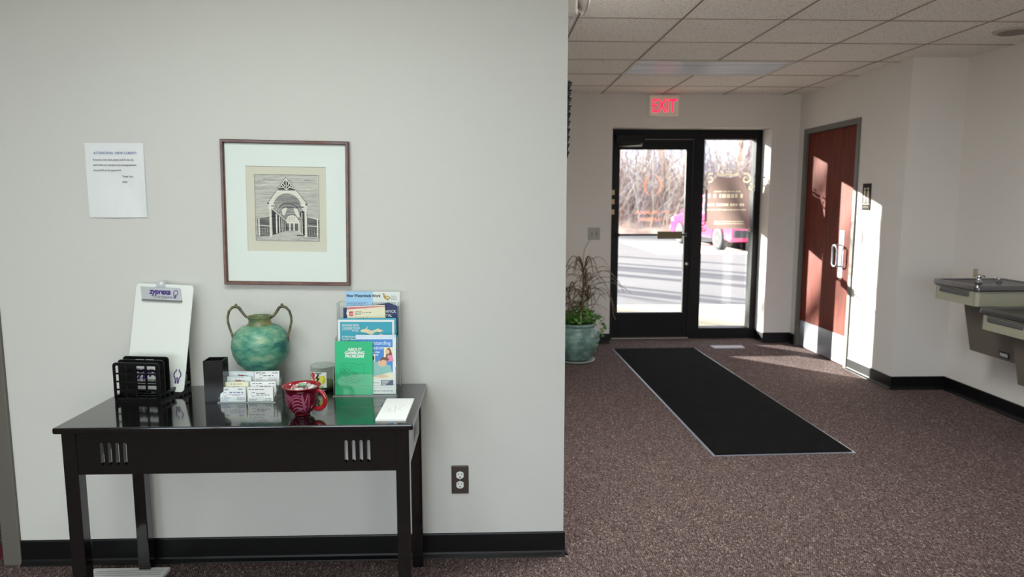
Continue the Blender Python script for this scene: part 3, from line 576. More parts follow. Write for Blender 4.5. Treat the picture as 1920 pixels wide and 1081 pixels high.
for s in (-1, 1):
    P = [(.038, .279), (.050, .285), (.060, .298), (.073, .317), (.084, .322), (.097, .318), (.109, .305), (.115, .284), (.1155, .266), (.110, .242), (.1035, .222), (.0995, .208), (.1, .194)]
    MB().tube([(s * x, 0, z) for x, z in P], [.005, .0046, .005, .0056, .0062, .005, .0045, .0044, .0042, .0042, .0042, .0046, .004], M_hand, 10).ball((s * .083, 0, .328), (.005, .006, .005), M_hand, 8).build('handle', va)

# ------------------------------------------------------------ business cards in a clear stepped stand
M_acr = clear('acrylic', (.97, .985, .98), .03, 1.4, .012); M_acre = clear('acrylic_edge', (.80, .86, .85), .1, 1.6, .25)
cs = thing('card_stand', 'clear acrylic stepped stand filled with business cards', 'card holder', (-.846, 2.443, TZ), rot=(0, 0, R(-1)))
st = MB()
for k in range(4): y = .022 * k; st.box((-.097, y, .002 + .0132 * k), (.097, y + .0022, .018 + .0132 * k), M_acr)
st.box((-.097, 0, .001), (.097, .092, .003), M_acr)
for x in (-.098, .0, .096): st.prism([(0, 0), (.092, 0), (.092, .070), (.070, .056), (.047, .043), (.024, .030), (0, .018)], x - .0012, x + .0012, M_acr, 'x')
st.build('stand_body', cs)
se = MB().box((-.101, -.004, 0), (.101, 0, .004), M_acre)
for x in (-.098, .096): se.tube([(x, 0, .018), (x, .024, .030), (x, .047, .043), (x, .070, .056), (x, .092, .070)], .0012, M_acre, 6)
se.build('rim', cs)
cards = [  # column x, row, paper, kind, label
    (-.049, 0, (226, 230, 232), 0, 'white business cards in the front left pocket, small ring emblem at the left'),
    (-.046, 1, (228, 226, 200), 1, 'cream business cards in the second pocket of the left column'),
    (-.043, 2, (214, 224, 228), 2, 'pale blue business cards in the third pocket of the left column'),
    (-.040, 3, (214, 224, 228), 2, 'pale blue business cards in the highest left pocket, nearest the vase'),
    (.046, 0, (228, 230, 230), 3, 'white business cards in the front right pocket, closest to the red mug'),
    (.050, 1, (230, 232, 232), 4, 'white business cards in the middle pocket of the right column'),
    (.050, 3, (230, 232, 234), 4, 'white business cards in the highest right pocket behind the others')]
M_red = mat('red_ink', (180, 70, 70), .8)
for i, (cx, row, col, kd, lab) in enumerate(cards):
    c = MB(); w, h = .0890, .0508; c.box((-w / 2, 0, 0), (w / 2, .009, h), mat('card_%d_%d_%d' % col, col, .7))
    def ring(x, z, r): c.line([(x + r * math.cos(.5 + k * .44), z + r * math.sin(.5 + k * .44)) for k in range(6)], r * .22, M_ink, 1); c.line([(x + r * math.cos(3.64 + k * .44), z + r * math.sin(3.64 + k * .44)) for k in range(6)], r * .22, M_dgray, 1)
    if kd == 0:
        c.greek(-.039, .043, -.010, .004, M_ink, 1, 1); c.greek(.018, .043, .041, .004, M_ink, 2, 1); c.greek(-.038, .039, -.018, .0022, M_lgray, 3, 1); ring(-.028, .026, .0065)
        c.greek(-.012, .031, .036, .0052, M_blue, 4, 1); c.greek(-.016, .0255, .040, .0022, M_dgray, 5, 1); c.greek(-.002, .021, .026, .0022, M_dgray, 6, 1)
        for k in range(3): c.greek(-.040, .013 - .0045 * k, -.006 - .006 * k, .003, M_blue, 7 + k, 1); c.greek(.014, .015 - .0045 * k, .041, .0026, M_dgray, 17 + k, 1)
    elif kd == 1: c.greek(-.020, .042, .022, .0040, M_dgray, 3, 1); c.greek(-.012, .034, .016, .0026, M_lgray, 4, 1)
    elif kd == 2:
        c.greek(-.016, .046, .022, .003, M_lgray, 5, 1)
        c.line([(-.014, .034), (-.010, .041), (-.004, .036), (.002, .040), (.008, .036), (.014, .038), (.022, .034)], .0016, M_ink, 1); c.greek(-.010, .034, .016, .005, M_red, 6, 1)
    elif kd == 3:
        c.greek(-.040, .041, .012, .0040, M_ink, 7, 1); ring(-.024, .025, .0070); c.greek(-.014, .027, .022, .0046, M_dgray, 8, 1); c.greek(-.014, .021, .032, .0046, M_dgray, 9, 1); c.greek(-.016, .015, .012, .002, M_lgray, 10, 1)
        c.greek(-.040, .007, -.010, .003, M_dgray, 11, 1); c.greek(-.040, .003, -.014, .003, M_dgray, 12, 1); c.greek(.018, .008, .040, .0036, M_dgray, 13, 1); c.greek(.010, .003, .040, .0030, M_dgray, 14, 1)
    else:
        c.greek(-.038, .043, .002, .0040, M_ink, 7, 1); c.greek(.020, .043, .040, .0036, M_ink, 8, 1); ring(-.020, .033, .006); c.greek(-.012, .033, .024, .0048, M_dgray, 9, 1)
        for k in range(3): c.greek(-.038, .025 - .0045 * k, -.016, .0026, M_lgray, 20 + k, 1); c.greek(.006, .026 - .0045 * k, .040, .0026, M_lgray, 30 + k, 1)
        c.greek(-.024, .011, .002, .0026, M_lgray, 40, 1)
    tag(c.build('business_cards', loc=(-.846 + cx, 2.447 + .0222 * row, TZ + .0035 + .0136 * row), rot=(R(-5), 0, R(-1))), lab, 'business cards', 'business cards in the clear stand')

# ------------------------------------------------------------ red mug with wrapped candies
mg = thing('mug', 'wide red mug with mauve swirl pattern filled with wrapped candies', 'mug', (-.6150, 2.300, TZ))
M_mug = mat('red_glaze', (152, 22, 34), .14, coat=.5); M_mugd = mat('dark_red_glaze', (88, 9, 25), .16, coat=.5); M_mauve = mat('mauve_relief', (146, 76, 106), .4)
mp_ = [(.0, .0), (.024, 0), (.026, .004), (.0255, .007), (.036, .014), (.047, .030), (.0515, .048), (.0525, .066), (.0530, .078), (.0555, .088), (.0605, .096), (.0635, .0985)]
MB().lathe(mp_, M_mugd, n=56, cap=False).lathe([(.0635, .0985), (.0630, .1000), (.0610, .0990), (.0545, .090), (.0500, .078), (.049, .05), (.040, .022), (.0, .014)], M_mug, n=56, cap=False).build('cup', mg)
def mr(z):
    for (r0, z0), (r1, z1) in zip(mp_, mp_[1:]):
        if z0 <= z <= z1 and z1 > z0: return r0 + (r1 - r0) * (z - z0) / (z1 - z0)
    return .05
sw2 = MB()
def strip(uz, w):
    """ribbon on the mug's outside; u degrees from the front, z height; width tapers at both ends"""
    v = []; N = len(uz)
    for k, (u, z) in enumerate(uz):
        a, b_ = uz[max(k - 1, 0)], uz[min(k + 1, N - 1)]; du, dz = (b_[0] - a[0]) * R(1) * .052, b_[1] - a[1]; L = math.hypot(du, dz) or 1e-6
        ww = w * (.35 + .65 * math.sin(PI * (k + .5) / N)) / 2
        for s in (-1, 1):
            uu = R(u) + s * (-dz / L) * ww / .052; zz = z + s * (du / L) * ww; r = mr(zz) + .0007; v.append((r * math.sin(uu), -r * math.cos(uu), zz))
    sw2.add(v, [(2 * k, 2 * k + 1, 2 * k + 3, 2 * k + 2) for k in range(N - 1)], M_mauve, True)
def mspiral(u0, z0, r0, turns, w):
    strip([(u0 + math.degrees(r0 * (1 - .85 * k / 30) * math.cos(-k / 30 * turns * 2 * PI + 1.2) / .052), z0 + r0 * (1 - .85 * k / 30) * math.sin(-k / 30 * turns * 2 * PI + 1.2)) for k in range(31)], w)
mspiral(-52, .050, .0175, 2.0, .0042); mspiral(-44, .021, .0085, 1.3, .0034)
for k in range(3): r_ = .024 + .0062 * k; strip([(-54 + math.degrees(r_ * math.cos(a) / .052), .050 + r_ * .82 * math.sin(a)) for a in [R(128 - j * 9) for j in range(14)]], .0040)
for k in range(6):
    z0 = .014 + .0115 * k; u1 = 22 - k * 2.2
    strip([(u1 - (u1 + 24) * t, z0 + .0125 * math.sin(PI * (.10 + .80 * t)) * (1.1 if k < 5 else .8) - .004 * t) for t in [j / 12 for j in range(13)]], .0048)
strip([(26, .012), (24, .030), (20, .050), (16, .070), (15, .082)], .008); strip([(30, .014), (29, .035), (27, .055), (33, .075), (36, .084)], .005)
for k in range(6): strip([(33 + k * .6, .018 + .010 * k), (38, .024 + .010 * k), (44, .034 + .0095 * k)], .0030)
sw2.build('swirl_pattern', mg)['label'] = 'mauve swirls and fan strokes'
hd = []
for k in range(19): a = R(105 - 195 * k / 18); hd.append((.053 + .004 + .027 * math.cos(a) * (1 if math.cos(a) > 0 else .9), 0, .054 + .031 * math.sin(a)))
hd = [(.050, 0, .082)] + hd + [(.046, 0, .024)]
MB().tube(hd, [.0056] * len(hd), M_mug, 10, flat=1.35).build('handle', mg, rot=(0, 0, R(-14)))
M_cell = clear('cellophane', (.96, .96, .96), .10, 1.5, .22)
def candy_mesh(col, name='core'):
    return MB().ball((0, 0, 0), (.010, .010, .006), mat(name, col, .25), 12)
proto = {}
rng = random.Random(4)
kinds = [('white', (232, 226, 222), 'white wrapped candy in the red mug'), ('red', (190, 34, 44), 'red wrapped candy in the red mug'), ('green', (60, 176, 82), 'green wrapped candy lying on top of the white ones in the mug'), ('pink', (226, 150, 152), 'pink wrapped candy in the red mug')]
def candy(kind, col, lab, loc, rot, grp):
    if kind in proto:
        src = proto[kind]; r = src.copy(); COL.objects.link(r)
        for ch in src.children: q = ch.copy(); COL.objects.link(q); q.parent = r
    else:
        r = thing('wrapped_candy', lab, 'candy'); proto[kind] = r
        candy_mesh(col, 'candy_' + kind).build('sweet', r); w = MB()
        for s in (-1, 1):
            v = [(s * .008, 0, 0)]; n_ = 9
            for k in range(n_): v.append((s * (.018 + .002 * (k % 2)), -.009 + .018 * k / (n_ - 1), .003 * (-1) ** k))
            w.add(v, [(0, k, k + 1) for k in range(1, n_)], M_cell)
        w.ball((0, 0, 0), (.0112, .0108, .0072), M_cell, 12); w.build('wrapper', r)
    r.location = loc; r.rotation_euler = rot; r['label'] = lab; r['category'] = 'candy'
    if grp: r['group'] = grp
    elif 'group' in r: del r['group']
spots = []
for k in range(22):
    for _ in range(60):
        a = rng.random() * 2 * PI; q = .040 * math.sqrt(rng.random()); p = Vector((q * math.cos(a), q * math.sin(a), .074 + .010 * (k % 3) + (.006 if q < .02 else 0)))
        if all((p - s_).length > .0155 for s_ in spots): break
    spots.append(p)
tops = sorted(range(22), key=lambda i: -spots[i].z)
gi = min(range(22), key=lambda i: (spots[i] - Vector((.006, -.010, .094))).length)
for i, p in enumerate(spots):
    k = 2 if i == gi else (0, 1, 0, 3, 0, 1, 0)[i % 7]
    if k == 2: p = Vector((.008, -.012, .1035))
    candy(kinds[k][0], kinds[k][1], kinds[k][2], (-.6150 + p.x, 2.300 + p.y, TZ + p.z), (rng.uniform(-.6, .6), rng.uniform(-.6, .6), rng.uniform(0, 6)), None if k == 2 else kinds[k][0] + ' candies in the mug')

# ------------------------------------------------------------ candle jar
cj = thing('candle_jar', 'clear glass candle jar with a fruit label between mug and brochures', 'candle', (-.6175, 2.622, TZ))
M_jar = clear('jar_glass', (.95, .97, .95), .02, 1.45, .0)
MB().lathe([(.046, .004), (.0475, .010), (.0475, .086), (.0480, .0905)], M_jar, n=48, cap=False).lathe([(.0455, .0905), (.045, .086), (.045, .014)], M_jar, n=48, cap=False).build('glass', cj)
MB().tube([(.0468 * math.cos(2 * PI * k / 40), .0468 * math.sin(2 * PI * k / 40), .0905) for k in range(40)], .0013, M_acre, 6, closed=True).build('rim', cj)
MB().lathe([(.047, 0), (.048, .004), (.0475, .009), (.030, .009)], mat('dark_glass_base', (22, 26, 24), .12), n=48).build('base', cj)
MB().lathe([(.0435, .010), (.044, .028), (.020, .030)], mat('green_wax', (88, 106, 62), .5), n=40).build('wax', cj)
lb = MB(); rl = .0482
def lab_(u0, z0, u1, z1, m, off=0):
    n_ = 8; v = []
    for k in range(n_ + 1): a = R(u0 + (u1 - u0) * k / n_); v += [((rl + off) * math.sin(a), -(rl + off) * math.cos(a), z0), ((rl + off) * math.sin(a), -(rl + off) * math.cos(a), z1)]
    lb.add(v, [(2 * k, 2 * k + 2, 2 * k + 3, 2 * k + 1) for k in range(n_)], m, True)
def blob(u, z, ru, rz, m, off, n_=14, wob=0, seed=0):
    r = random.Random(seed); v = []
    for k in range(n_): a = 2 * PI * k / n_; q = 1 + wob * r.uniform(-1, 1); uu = R(u + ru * q * math.cos(a)); v.append(((rl + off) * math.sin(uu), -(rl + off) * math.cos(uu), z + rz * q * math.sin(a)))
    lb.add(v, [tuple(range(n_))], m)
lab_(-52, .016, 26, .074, M_white); M_lr = mat('label_red', (205, 58, 44), .6); M_ly = mat('label_yellow', (214, 204, 30), .6); M_ld = mat('label_dark_green', (40, 56, 28), .6)
blob(-38, .060, 12, .013, M_lr, .0004, wob=.15, seed=1); blob(-34, .032, 10, .012, M_lr, .0004, wob=.15, seed=2); blob(-31, .048, 7, .008, mat('label_orange', (226, 110, 60), .6), .0006, seed=3)
blob(7, .046, 16, .019, M_ly, .0005, wob=.18, seed=4); blob(4, .050, 9, .010, mat('label_lemon', (232, 226, 92), .6), .0009, wob=.2, seed=5)
for k in range(9): blob(-18 + (k % 3) * 4, .024 + .005 * k, 5, .005, M_ld, .0007, 8, .3, k)
lab_(-24, .069, 4, .072, M_ld, .0008); lab_(-10, .018, 14, .022, mat('label_green', (120, 170, 70), .6), .0004)
lb.build('label', cj)

# ------------------------------------------------------------ brochure stand and brochures
BX, BY = -.445, 2.512
bh_ = thing('brochure_stand', 'clear acrylic three tier stand full of health brochures', 'brochure holder', (BX, BY, TZ))
bx0, bx1 = -.110, .113
q = MB()
for y, z0, z1 in ((0, 0, .085), (.052, .0, .175), (.098, 0, .25)): q.box((bx0, y, z0 + .003), (bx1, y + .0025, z1), M_acr)
q.box((bx0, .145, .003), (bx1, .1475, .328), M_acr).box((bx0, 0, 0), (bx1, .1475, .003), M_acr)
sp_ = [(0, 0), (.1475, 0), (.1475, .328), (.098, .328), (.090, .210), (.050, .205), (.042, .110), (0, .105)]
for x in (bx0 - .0025, bx1): q.prism(sp_, x, x + .0025, M_acr, 'x')
q.build('stand_body', bh_)
q = MB()
for x in (bx0 - .001, bx1 + .001): q.tube([(x, a, b_) for a, b_ in [(0, .002), (0, .105), (.042, .110), (.050, .205), (.090, .210), (.098, .328), (.1475, .328), (.1475, .003)]], .0011, M_acre, 6)
q.tube([(bx0, 0, .055), (bx0 + .012, 0, .053), (bx0 + .02, 0, .04), (bx1, 0, .04)], .0009, M_acre, 6); q.tube([(bx0, .145, .328), (bx1, .145, .328)], .001, M_acre, 6)
q.box((bx0 - .004, -.004, 0), (bx1 + .004, 0, .004), M_acre)
q.build('rim', bh_)
def brochure(name, lab, w, h, x, y, z, base, lean=4, roll=0, th=.003, dr=None, cat='brochure'):
    b_ = MB().box((0, 0, 0), (w, th, h), base)
    if dr: dr(b_, w, h)
    return tag(b_.build(name, loc=(x, y, z), rot=(R(-lean), R(roll), 0)), lab, cat, None)
def m_(n_, c_): return mat(n_, c_, .45)
P_green = m_('print_green', (22, 184, 124)); P_gline = m_('print_dark_green', (14, 112, 76)); P_teal = m_('print_teal', (44, 158, 182)); P_sand = m_('print_sand', (222, 208, 172)); P_navy = m_('print_navy', (24, 38, 92)); P_sky = m_('print_sky', (156, 202, 236)); P_blue = m_('print_blue', (62, 134, 208)); P_gold = m_('print_gold', (176, 150, 58)); P_pinkred = m_('print_rose', (206, 116, 132)); P_skin = m_('print_skin', (222, 184, 150)); P_shirt = m_('print_mint', (134, 190, 184)); P_hair = m_('print_brown', (120, 72, 52)); P_pale = m_('print_pale_blue', (206, 222, 240)); P_red = m_('print_red', (204, 44, 62)); P_pink = m_('print_pink', (226, 140, 172)); P_cream = m_('print_cream', (232, 226, 196)); P_dark = m_('print_black', (34, 30, 40))
def d_green(b_, w, h):
    for k, s_ in enumerate(('ABOUT', 'GAMBLING', 'PROBLEMS')): b_.text(s_, w * .52, h - .034 - .0125 * k, .0145, M_white, 1, align='CENTER', bold=.045, shear=.15)
    r = random.Random(7); b_.line([(.018, .112), (.045, .118), (.085, .112), (.108, .116)], .0008, P_gline, 1)
    for k in range(6): b_.line([(.020 + .011 * k, .080 - .007 * k), (.045 + .011 * k, .100 - .006 * k)], .0008, P_gline, 1); b_.line([(.018 + .004 * k, .096 - .0085 * k), (.078 + .002 * k, .070 - .0085 * k + .012)], .0008, P_gline, 1)
    for k in range(14):
        cx, cz = r.uniform(.028, .105), r.uniform(.050, .112); rr_ = r.uniform(.004, .009); b_.line([(cx + rr_ * math.cos(t) * 1.3, cz + rr_ * math.sin(t)) for t in [j * .7 for j in range(8)]], .0008, P_gline, 1)
    b_.line([(.100, .118), (.108, .104), (.103, .080), (.112, .068), (.104, .058), (.090, .062)], .0009, P_gline, 1); b_.line([(.018, .11), (.022, .06), (.04, .045), (.06, .042), (.1, .055)], .0009, P_gline, 1)
brochure('booklet', 'green booklet about gambling problems in the front of the stand', .136, .196, -.5535, 2.5195, TZ + .0045, P_green, 3.2, .6, .003, d_green)
def d_dep(b_, w, h):
    b_.rect(0, h - .013, w, h, P_pale, 1); b_.rect(.0, .055, w * .92, h - .016, P_blue, 1); b_.rect(0, .055, w * .92, .080, P_cream, 2)
    b_.text('Understanding', w * .87, h - .036, .0200, P_pale, 2, align='RIGHT', bold=.01, sx=.92); b_.text('Depression', w * .70, h - .053, .0200, P_pale, 2, align='RIGHT', bold=.01, sx=.92)
    b_.text('for those you that', w * .60, h - .066, .0105, M_white, 2, align='RIGHT', bold=.02); b_.text('feel unwanted', w * .56, h - .076, .0105, M_white, 2, align='RIGHT', bold=.02)
    b_.rect(w * .70, .125, w * .93, .172, P_cream, 2); b_.poly([(w * .74, .128), (w * .77, .165), (w * .83, .171), (w * .88, .160), (w * .93, .130)], P_hair, 3); b_.poly([(w * .79 + .008 * math.cos(t * .6), .155 + .009 * math.sin(t * .6)) for t in range(10)], P_skin, 4); b_.poly([(w * .76, .120), (w * .95, .120), (w * .91, .143), (w * .80, .143)], P_pink, 4)
    b_.rect(w * .32, .118, w * .48, .147, P_cream, 2); b_.poly([(w * .40 + .009 * math.cos(t * .6), .132 + .011 * math.sin(t * .6)) for t in range(10)], P_dark, 3)
    b_.poly([(w * .25, .066), (w * .30, .110), (w * .45, .122), (w * .62, .112), (w * .86, .106), (w * .90, .082), (w * .70, .074), (w * .40, .062)], P_shirt, 3)
    b_.poly([(w * .66 + .017 * math.cos(t * .6), .114 + .014 * math.sin(t * .6)) for t in range(10)], P_skin, 5); b_.poly([(w * .58, .120), (w * .64, .134), (w * .76, .136), (w * .84, .128), (w * .80, .122), (w * .68, .126)], P_hair, 6)
    b_.poly([(w * .45, .064), (w * .62, .072), (w * .80, .068), (w * .82, .063), (w * .6, .059)], P_skin, 6); b_.rect(0, .0, w * .92, .055, M_white, 1)
    b_.rect(w * .62, .032, w * .93, .051, P_navy, 2)
    for k, s_ in enumerate(('PHARMACY', 'SAVINGS', 'CARD')): b_.text(s_, w * .64, .0448 - .0056 * k, .0058, M_white, 3, bold=.03)
    b_.greek(w * .25, .040, w * .58, .004, M_dgray, 4, 2); b_.greek(w * .2, .024, w * .9, .0025, M_lgray, 5, 2); b_.greek(w * .2, .010, w * .92, .004, M_dgray, 6, 2)
brochure('brochure', 'blue brochure on depression showing a person leaning on folded arms', .145, .217, -.4785, 2.5275, TZ + .0045, M_white, 4.2, .3, .003, d_dep)
def d_teal(b_, w, h):
    b_.rect(.008, .008, w - .008, h - .008, P_teal, 1)
    b_.rect(.015, h - .0175, .078, h - .0165, M_white, 2); b_.text('BEHAVIORAL HEALTH', .016, h - .0245, .0068, M_white, 2, bold=.02, sx=.92); b_.text('CONNECTIONS', .016, h - .0345, .0098, M_white, 2, bold=.01, sx=.93); b_.rect(.015, h - .038, .076, h - .037, M_white, 2); b_.text('Michigan', .076, h - .044, .0070, M_white, 2, align='RIGHT')
    for k, s_ in enumerate(('A Behavioral', 'Health Network', 'Dedicated to Improving')): b_.text(s_, .014, h - .066 - .0098 * k, .0105, M_white, 2, shear=.2, bold=.01, sx=.95)
    UP = [(485, 858), (540, 822), (600, 815), (655, 748), (640, 800), (632, 822), (690, 832), (720, 850), (800, 832), (868, 800), (880, 815), (930, 830), (985, 862), (940, 865), (900, 882), (850, 868), (790, 880), (770, 915), (740, 925), (720, 950), (690, 925), (640, 905), (590, 885), (530, 880)]
    b_.poly([(.006 + (x - 65) * .000177, h - (y - 625) * .000181) for x, y in UP], P_sand, 2)
    b_.poly([(.006 + (x - 65) * .000177, h - (y - 625) * .000181) for x, y in [(890, 925), (920, 905), (1000, 940), (1010, 1000), (900, 1000)]], P_sand, 2)
brochure('brochure', 'wide teal sheet with white border and a sand coloured map', .207, .267, -.5505, 2.5685, TZ + .0045, M_white, 2.6, .4, .0012, d_teal)
brochure('brochure', 'second teal sheet whose top edge shows behind the teal map sheet', .206, .270, -.5400, 2.5725, TZ + .0055, P_teal, 2.8, -.2, .0025)
def d_plain(b_, w, h):
    b_.poly([(0, h - .012), (w, h - .006), (w, h - .003), (0, h - .003)], P_pinkred, 1); b_.prism(rr(.008, h - .036, .023, h - .019, .003), -.0003, 0, P_red)
    b_.text('US', .0155, h - .0315, .0100, M_white, 2, align='CENTER', bold=.01)
    for k, L_ in enumerate((.024, .060, .022)): b_.greek(.030, h - .022 - .0052 * k, .030 + L_, .0032, M_dgray, 3 + k, 1)
    b_.rect(.030, h - .040, w - .014, h - .0396, M_lgray, 1); b_.text('PLAINTALK', .030, h - .052, .0108, M_ink, 1, sx=.9, bold=.01)
brochure('newsletter', 'white newsletter with a rose band and a small red square emblem', .142, .311, -.511, 2.6035, TZ + .0045, P_cream, 2.2, -2.0, .0015, d_plain)
def d_mic(b_, w, h):
    b_.text('Michigan', .010, h - .024, .0185, M_white, 1, shear=.2, bold=.02, sx=.95); b_.text('Autumn', .030, h - .046, .0175, M_white, 1, shear=.2, bold=.02); b_.poly([(.008, h - .062), (.02, h - .054), (.034, h - .050), (.034, h - .065)], P_green, 1)
brochure('brochure', 'navy brochure with white slanted lettering at the left of the rear tier', .110, .305, -.5365, 2.6115, TZ + .0045, P_navy, 1.6, .2, .003, d_mic)
def d_ital(b_, w, h):
    b_.text('RENWYCK', w * .93, h - .026, .0150, M_white, 1, align='RIGHT', bold=.01, sx=.9); b_.text('HOSPITAL', w * .83, h - .041, .0150, M_white, 1, align='RIGHT', bold=.01, sx=.9)
    b_.ball((w * .80, -.0006, h - .075), (.020, .0005, .020), P_hair, 16); b_.ball((w * .80, -.0012, h - .078), (.014, .0005, .012), P_cream, 16); b_.rect(w * .55, h - .11, w * .95, h - .095, P_dark, 1)
ni = MB().prism([(0, 0), (.150, 0), (.150, .308), (.112, .323), (0, .305)], 0, .003, P_navy); d_ital(ni, .150, .311)
tag(ni.build('brochure', loc=(-.4815, 2.6175, TZ + .0045), rot=(R(-1.5), R(.4), 0)), 'navy brochure with a peaked top and a round picture near its right edge', 'brochure')
def d_water(b_, w, h):
    b_.rect(0, 0, w * .50, h, P_sky, 1); b_.text('How Watersheds Work', .004, h - .0205, .0155, M_ink, 2, bold=.03, sx=.82)
    D = [(952, 105), (985, 98), (1003, 130), (1000, 150), (1050, 148), (1110, 175), (1110, 205), (1070, 225), (1075, 245), (1050, 250), (1035, 225), (1000, 215), (972, 180), (975, 140), (955, 122)]
    b_.poly([((x - 195) * .000183, h - (y - 68) * .000186) for x, y in D], P_gold, 2); b_.poly([((x - 195) * .000183, h - (y - 68) * .000186) for x, y in [(1020, 165), (1075, 178), (1090, 195), (1040, 200)]], P_cream, 3)
    for k in range(4): b_.greek(.170, h - .017 - .0045 * k, .192, .002, M_dgray, k, 2)
    for k in range(5): b_.greek(.004, h - .041 - .005 * k, .086 - .01 * (k % 3), .0026, M_blue, 20 + k, 2); b_.greek(.100, h - .041 - .005 * k, .190, .0026, M_dgray, 40 + k, 2)
brochure('poster_sheet', 'pale blue and white watershed sheet with a gold bird, tallest in the stand', .204, .363, -.5335, 2.6375, TZ + .0045, m_('print_offwhite', (222, 228, 226)), .8, .5, .0012, d_water, cat='brochure')

# ------------------------------------------------------------ pad of paper
pd_ = MB().box((-.049, -.121, 0), (.049, .121, .006), mat('pad_paper', (236, 238, 238), .75))
Tp = Matrix.Translation((0, 0, .006)) @ Matrix.Rotation(-PI / 2, 4, 'X')
M_pencil = mat('pencil_mark', (178, 184, 184), .9)
for pts in ([(-.028, -.01), (-.010, -.02), (-.022, -.035), (-.005, -.045)], [(-.005, .03), (.004, -.05)], [(.006, .01), (.018, .004), (.008, -.006), (.024, -.016)], [(-.03, .0), (-.018, .006), (-.02, -.02), (-.034, -.03)], [(.010, .03), (.03, .034)]):
    pd_.line(pts, .0012, M_pencil, 1, T=Tp)
tag(pd_.build('note_pad', loc=(-.3105, 2.338, TZ), rot=(0, 0, R(-.8))), 'long white note pad with faint pencil marks at the table corner', 'note pad')

# ------------------------------------------------------------ drinking fountains on the right wall
M_fc = mat('fountain_cream', (152, 150, 132), .45); M_ft = mat('fountain_taupe', (98, 91, 82), .5); M_ss = mat('stainless', (118, 118, 122), .25, metal=.95, bump=(90, .1), stretch=(1, 12, 1)); M_chrome = mat('chrome', (205, 205, 208), .08, metal=1); M_bar = mat('push_bar_grey', (78, 78, 80), .5)
def fountain(label, y0, y1, zt, cab, card):
    XF = 3.0; t = thing('drinking_fountain', label, 'drinking fountain', (0, 0, 0), group='wall mounted drinking fountains'); zb = zt - .130; zr = zt - .036
    def rect_r(a, b, c, d, r, n=5):   # plan outline with the two front corners rounded
        return [(c, b), (a + r, b)][:2] + [(a + r - r * math.sin(PI / 2 * k / n), b - r + r * math.cos(PI / 2 * k / n)) for k in range(1, n + 1)] + [(a + r - r * math.cos(PI / 2 * k / n), d + r - r * math.sin(PI / 2 * k / n)) for k in range(n + 1)] + [(c, d)]
    MB().prism(rect_r(XF + .004, y1 - .006, XW - .001, y0 + .006, .022), zb, zr, M_fc, 'z').box((XF + .003, y0 + .028, zb + .002), (XF + .006, y0 + .030, zr), M_bar).box((XF + .003, y1 - .026, zb + .002), (XF + .006, y1 - .0245, zr), M_bar).build('basin_housing', t)
    # steel top: rim ring round a sunk bowl
    o_ = rect_r(XF - .010, y1 + .008, XW - .001, y0 - .008, .026); cx, cy = (XF + XW) / 2, (y0 + y1) / 2
    def sc_(p, kx, ky): return (cx + (p[0] - cx) * kx, cy + (p[1] - cy) * ky)
    rings = [([sc_(p, .985, .98) for p in o_], zr), (o_, zr + .008), (o_, zt - .012), ([sc_(p, .985, .98) for p in o_], zt), ([sc_(p, .90, .88) for p in o_], zt), ([sc_(p, .88, .86) for p in o_], zt - .006), ([sc_(p, .62, .60) for p in o_], zt - .020), ([sc_(p, .12, .12) for p in o_], zt - .026)]
    N = len(o_); v = []; f = []
    for r_, z in rings: v += [(a, b_, z) for a, b_ in r_]
    for j in range(len(rings) - 1): f += [(j * N + k, j * N + (k + 1) % N, (j + 1) * N + (k + 1) % N, (j + 1) * N + k) for k in range(N)]
    f += [tuple((len(rings) - 1) * N + k for k in range(N)), tuple(range(N))]
    MB().add(v, f, M_ss, False).build('steel_top', t)
    MB().box((XF - .006, y0 + .075, zb + .054), (XF + .004, y1 - .065, zb + .080), M_bar).build('push_bar', t, bevel=.005)
    MB().box((XF + .0, y0 + .070, zb + .0835), (XF + .005, y1 - .060, zb + .086), M_ink).build('bar_slot', t)
    bx, by = 3.235, y1 - .10
    MB().lathe([(.022, 0), (.022, .006), (.013, .010), (.013, .030), (.016, .040), (.012, .050), (.004, .053)], M_chrome, (bx, by, zt - .016), 20).tube([(bx, by, zt + .022), (bx + .022, by - .004, zt + .030), (bx + .034, by - .006, zt + .022)], .006, M_chrome).build('bubbler', t)
    MB().lathe([(.016, 0), (.014, .010), (.004, .014)], M_chrome, (3.40, by + .04, zt - .004), 16).tube([(3.40, by + .04, zt + .004), (3.37, by + .05, zt + .008)], .004, M_chrome).build('valve_cap', t)
    xa, xb, ya, yb, z0 = cab
    cb_ = MB()
    if ya < y0 - .06 and card:
        zm = .640; xm = xa + (xb - xa) * (zb - zm) / (zb - z0)
        cb_.prism([(xa, zb), (XW - .001, zb), (XW - .001, zm), (xm, zm)], y0 - .022, yb, M_ft, 'y').prism([(xm, zm), (XW - .001, zm), (XW - .001, z0), (xb, z0)], ya, yb, M_ft, 'y')
    else: cb_.prism([(xa, zb), (XW - .001, zb), (XW - .001, z0), (xb, z0)], ya, yb, M_ft, 'y')
    cb_.build('lower_cabinet', t)['label'] = 'taupe sloping lower cabinet'
    if card: MB().box((0, 0, 0), (.004, .045, .055), mat('tan_tag', (190, 172, 144), .7)).build('tag', t, loc=(bx - .008, by + .055, zt + .012), rot=(0, 0, R(-70)))['label'] = 'tan paper tag behind the bubbler'
    return t
u = fountain('higher drinking fountain with a tan tag on its bubbler, beside the wall corner', 4.165, 4.585, .905, (3.135, 3.205, 4.035, 4.475, .440), True)
fountain('lower drinking fountain, the one nearer the viewer on the right wall', 3.700, 4.125, .779, (3.10, 3.165, 3.66, 3.985, .335), False)
MB().box((0, 0, 0), (.003, .075, .034), M_ink).box((-.0012, .006, .006), (0, .069, .028), M_lgray).greek(0, 0, 0, 1, M_ink).build('badge', u, loc=(3.184, 4.10, .462), rot=(0, R(-12), 0))

